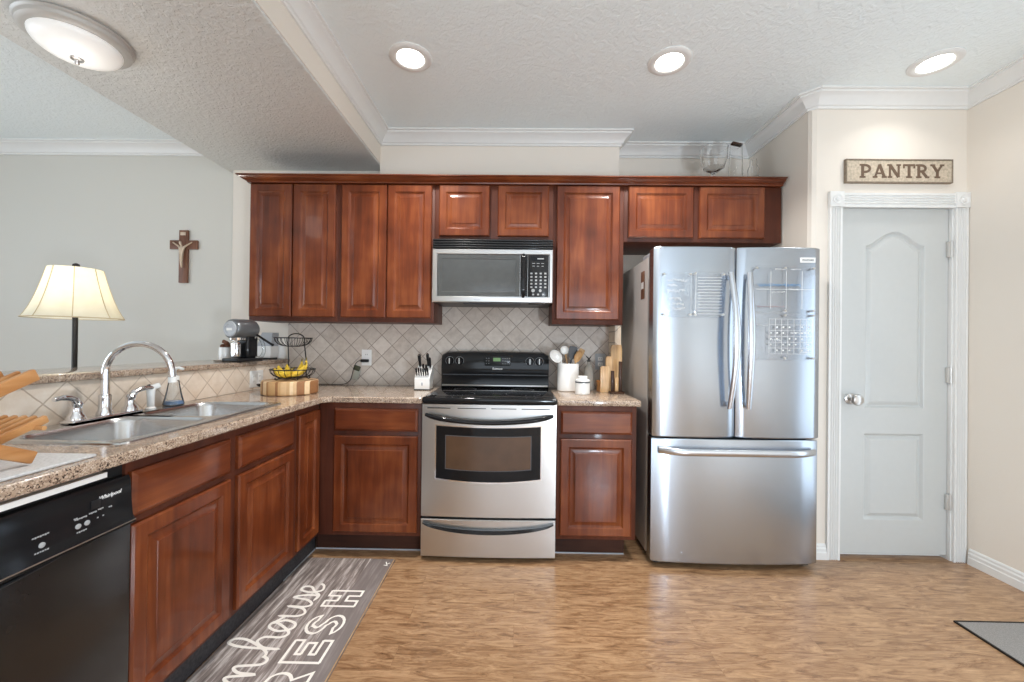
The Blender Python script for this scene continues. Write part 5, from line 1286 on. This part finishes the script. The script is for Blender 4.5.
# ------------------------------------------------------------------ counter right of the range
def crock():
    x, y, z = .345, 2.715, .9105
    r = thing('utensil_crock', 'tall white ceramic crock holding cooking utensils right of the range', 'crock', (x, y, z))
    b = B(); R = .072; b.lathe([(R-.004, 0), (R, .005), (R, .178), (R-.002, .184), (R-.006, .184), (R-.007, .012), (.0, .010)], (x, y, z), 40); b.done('pot', 'ceramic', r)
    def ut(label, foot, top, build, cat='spoon', name='cooking_spoon'):
        t = thing(name, label, cat, (x+foot[0], y+foot[1], z+.016), 'utensils in the crock')
        p0 = Vector((x+foot[0], y+foot[1], z+.016)); p1 = Vector((x+top[0], y+top[1], z+top[2])); build(t, p0, p1)
    def bowl_head(t, p1, d, n, L, W, mat, name, hollow=.35):
        d = d.normalized(); n = Vector(n); n = (n-d*n.dot(d)).normalized(); s = d.cross(n)
        b = B(); L_ = []
        for dep, k in ((0, 1), (.006, .99), (.014, .8), (.018, .4)):
            L_.append([p1 + d*(L*.5 + L*.5*k*math.cos(a)) + s*(W*.5*k*math.sin(a)) - n*dep for a in [2*PI*q/24 for q in range(24)]])
        inner = [[p + n*.001 for p in lp] for lp in L_]
        L2 = [[q + (p1+d*L*.5-q)*.06 + n*.003 for q in lp] for lp in L_[:1]] + [[q + (p1+d*L*.5-q)*.12 + n*.002 for q in lp] for lp in L_[1:]]
        b.loft(L_[::-1] + L2, True, True); return b.done(name, mat, t, angle=50)
    def spoon(mat, hm, L, W, rad=.006, n=(0, -1, .1), d=None):
        def f(t, p0, p1):
            b = B(); b.tube([p0, (p0+p1)/2, p1], [rad, rad, rad*.8], 10); b.done('handle', hm, t)
            bowl_head(t, p1-(p1-p0).normalized()*.004, d or (p1-p0), n, L, W, mat, 'bowl')
        return f
    def spat(mat, hm, L, W):
        def f(t, p0, p1):
            b = B(); b.tube([p0, (p0+p1)/2, p1], .006, 10); b.done('handle', hm, t)
            d = (p1-p0).normalized(); n = Vector((.1, -1, .1)); n = (n-d*n.dot(d)).normalized(); s = d.cross(n)
            b = B(); b.loft([[p1+d*(l*L)+s*(W*.5*q*k)+n*h for q, h in ((-1, -.004), (1, -.004), (1, .004), (-1, .004))] for l, k in ((-.05, .25), (.12, .7), (.30, .95), (.7, 1), (.93, .92), (1.0, .7))]); b.done('blade', mat, t, angle=40)
        return f
    ut('large white ladle spoon with grey inside leaning left out of the crock', (.025, .02), (-.050, -.02, .200), spoon('ceramic', 'ceramic', .100, .075, d=Vector((-.75, -.15, .72))), 'ladle', 'ladle')
    ut('round white spoon standing upright behind the ladle in the crock', (.03, .0), (-.018, .01, .245), spoon('ceramic', 'spoon_wood', .062, .060))
    ut('dark grey silicone spatula in the middle of the crock', (-.01, .02), (.022, .0, .215), spat('grey_silicone', 'grey_silicone', .085, .058), 'spatula', 'spatula')
    ut('pale wooden spoon leaning right at the crock front', (-.03, -.02), (.046, -.03, .195), spoon('spoon_wood', 'spoon_wood', .090, .046))
    ut('wooden turner behind the pale wooden spoon at right of crock', (-.035, .02), (.062, .02, .205), spat('spoon_wood', 'spoon_wood', .085, .042), 'spatula', 'spatula')
crock()
def sugar():
    x, y, z = .413, 2.505+.02, .9105
    r = thing('lidded_jar', 'short white lidded jar with a dark band in front of the crock', 'jar', (x, y, z))
    b = B(); b.lathe([(.042, 0), (.046, .004), (.046, .070), (.043, .073)], (x, y, z), 32); b.done('jar', 'ceramic', r)
    b = B(); b.lathe([(.0445, .0732), (.0465, .0745), (.0465, .0800), (.0445, .0815)], (x, y, z), 32); b.done('dark_seal', 'grey_silicone', r)
    b = B(); b.lathe([(.046, .0817), (.046, .090), (.036, .097), (.030, .098), (.030, .112), (.027, .116), (.0, .116)], (x, y, z), 32); b.done('lid', 'ceramic', r)
sugar()
def oil():
    x, y, z = .492, 2.755, .9105
    r = thing('oil_bottle', 'clear glass bottle with dark spout between crock and boards', 'bottle', (x, y, z))
    b = B(); b.lathe([(.030, 0), (.034, .005), (.034, .13), (.028, .155), (.014, .175), (.012, .195)], (x, y, z), 28); b.done('bottle', 'oil_glass', r)
    b = B(); b.lathe([(.013, .1955), (.013, .203), (.006, .206), (.005, .212)], (x, y, z), 16); b.tube([(x, y, z+.208), (x-.008, y-.004, z+.222), (x-.020, y-.008, z+.230)], [.005, .004, .003], 8); b.tube([(x, y, z+.208), (x+.008, y, z+.222), (x+.016, y, z+.230)], [.005, .003, .002], 8); b.done('pour_spout', 'black_plastic', r)
oil()
b = B(); b.lathe([(.020, 0), (.024, .004), (.024, .05), (.030, .075), (.029, .075), (.022, .052), (.0, .050)], (.556, 2.68, .9105), 24); tag(b.done('amber_glass', 'amber'), 'small amber glass tumbler beside the wooden boards', 'glass')
def serving(name, label, x, y, wd, h, t, mat, lean, cat='cutting board', rough_top=0, notch=True):
    r = thing(name, label, cat, (x, y, .9105), 'wooden boards by the refrigerator')
    m = Matrix.Translation((x, y, .9105)) @ Matrix.Rotation(-lean, 4, 'X')
    P = [(-wd/2, 0), (wd/2, 0), (wd/2*.98, h*.5), (wd/2, h*.9), (wd/2-.006, h), (-wd/2+.008, h), (-wd/2, h*.94), (-wd/2*.97, h*.45)]
    b = B(); b.loft([[m @ Vector((a*k, yy, c+q)) for a, c in P] for yy, k, q in ((-t/2, .96, .0), (-t/2+.003, 1, 0), (t/2-.003, 1, 0), (t/2, .96, 0))]); b.done('plank', mat, r, angle=30)
    return r, m
serving('cutting_board', 'tallest upright wooden board at the refrigerator end of the short worktop', .690, 2.655+.12, .086, .318, .022, 'board_wood', .10) if False else None
serving('cutting_board', 'tallest upright live-edge wooden board next to the refrigerator side', .664, 2.700, .076, .312, .022, 'board_wood', .0)
serving('cutting_board', 'middle upright wooden board, in front of the tallest board', .612, 2.690, .040, .235, .020, 'board_wood', .0)
serving('cutting_board', 'shortest pale wooden board at the front left of the board group', .578, 2.645, .062, .170, .020, 'board_wood', .0)
r = thing('wood_stand', 'small dark wooden stand with two uprights before the wooden boards', 'stand', (.640, 2.600, .9105))
b = B(); b.box(.598, .690, 2.570, 2.630, .9107, .922, bev=.003); b.done('base', 'board_dark', r)
for xx, hh in ((.618, .145), (.668, .205)):
    b = B(); b.box(xx-.010, xx+.010, 2.592, 2.612, .9222, .9105+hh, bev=.002); b.done('upright', 'board_dark', r)
b = B(); b.box(.632, .655, 2.590, 2.612, .9222, 1.01, bev=.004); b.done('light_peg', 'board_wood', r)

# ------------------------------------------------------------------ glassware on top of the cabinets
ZG = 2.2885
b = B(); x, y = 1.272, 2.640
b.lathe([(.052, 0), (.052, .004), (.020, .010), (.012, .020), (.012, .055), (.022, .068), (.062, .095), (.080, .150), (.084, .225), (.081, .225), (.077, .150), (.058, .099), (.010, .074), (.0, .073)], (x, y, ZG), 40)
tag(b.done('glass_bowl', 'glass'), 'clear footed glass trifle bowl on top of the refrigerator cabinet', 'glass bowl')
r = thing('glass_pitcher', 'tall clear glass pitcher with a brown wooden rim grip', 'pitcher', (1.415, 2.640, ZG))
b = B(); b.lathe([(.040, 0), (.044, .004), (.040, .13), (.036, .240), (.034, .240), (.038, .13), (.040, .008), (.0, .006)], (1.415, 2.640, ZG), 36); b.done('body', 'glass', r)
b = B(); b.box(1.380, 1.447, 2.615, 2.645, ZG+.242, ZG+.258, bev=.004, mtx=Matrix.Translation((1.413, 2.63, ZG+.25)) @ Matrix.Rotation(.22, 4, 'Y') @ Matrix.Translation((-1.413, -2.63, -ZG-.25))); b.done('wooden_grip', 'board_dark', r)
b = B(); b.lathe([(.030, 0), (.034, .004), (.034, .10), (.022, .125), (.020, .165), (.018, .165), (.020, .122), (.031, .098), (.031, .008), (.0, .006)], (1.540, 2.660, ZG), 32)
tag(b.done('glass_carafe', 'glass'), 'small clear glass carafe right of the pitcher on the cabinet top', 'carafe')

for o in bpy.data.objects:
    if '_o' in o.keys(): del o['_o']
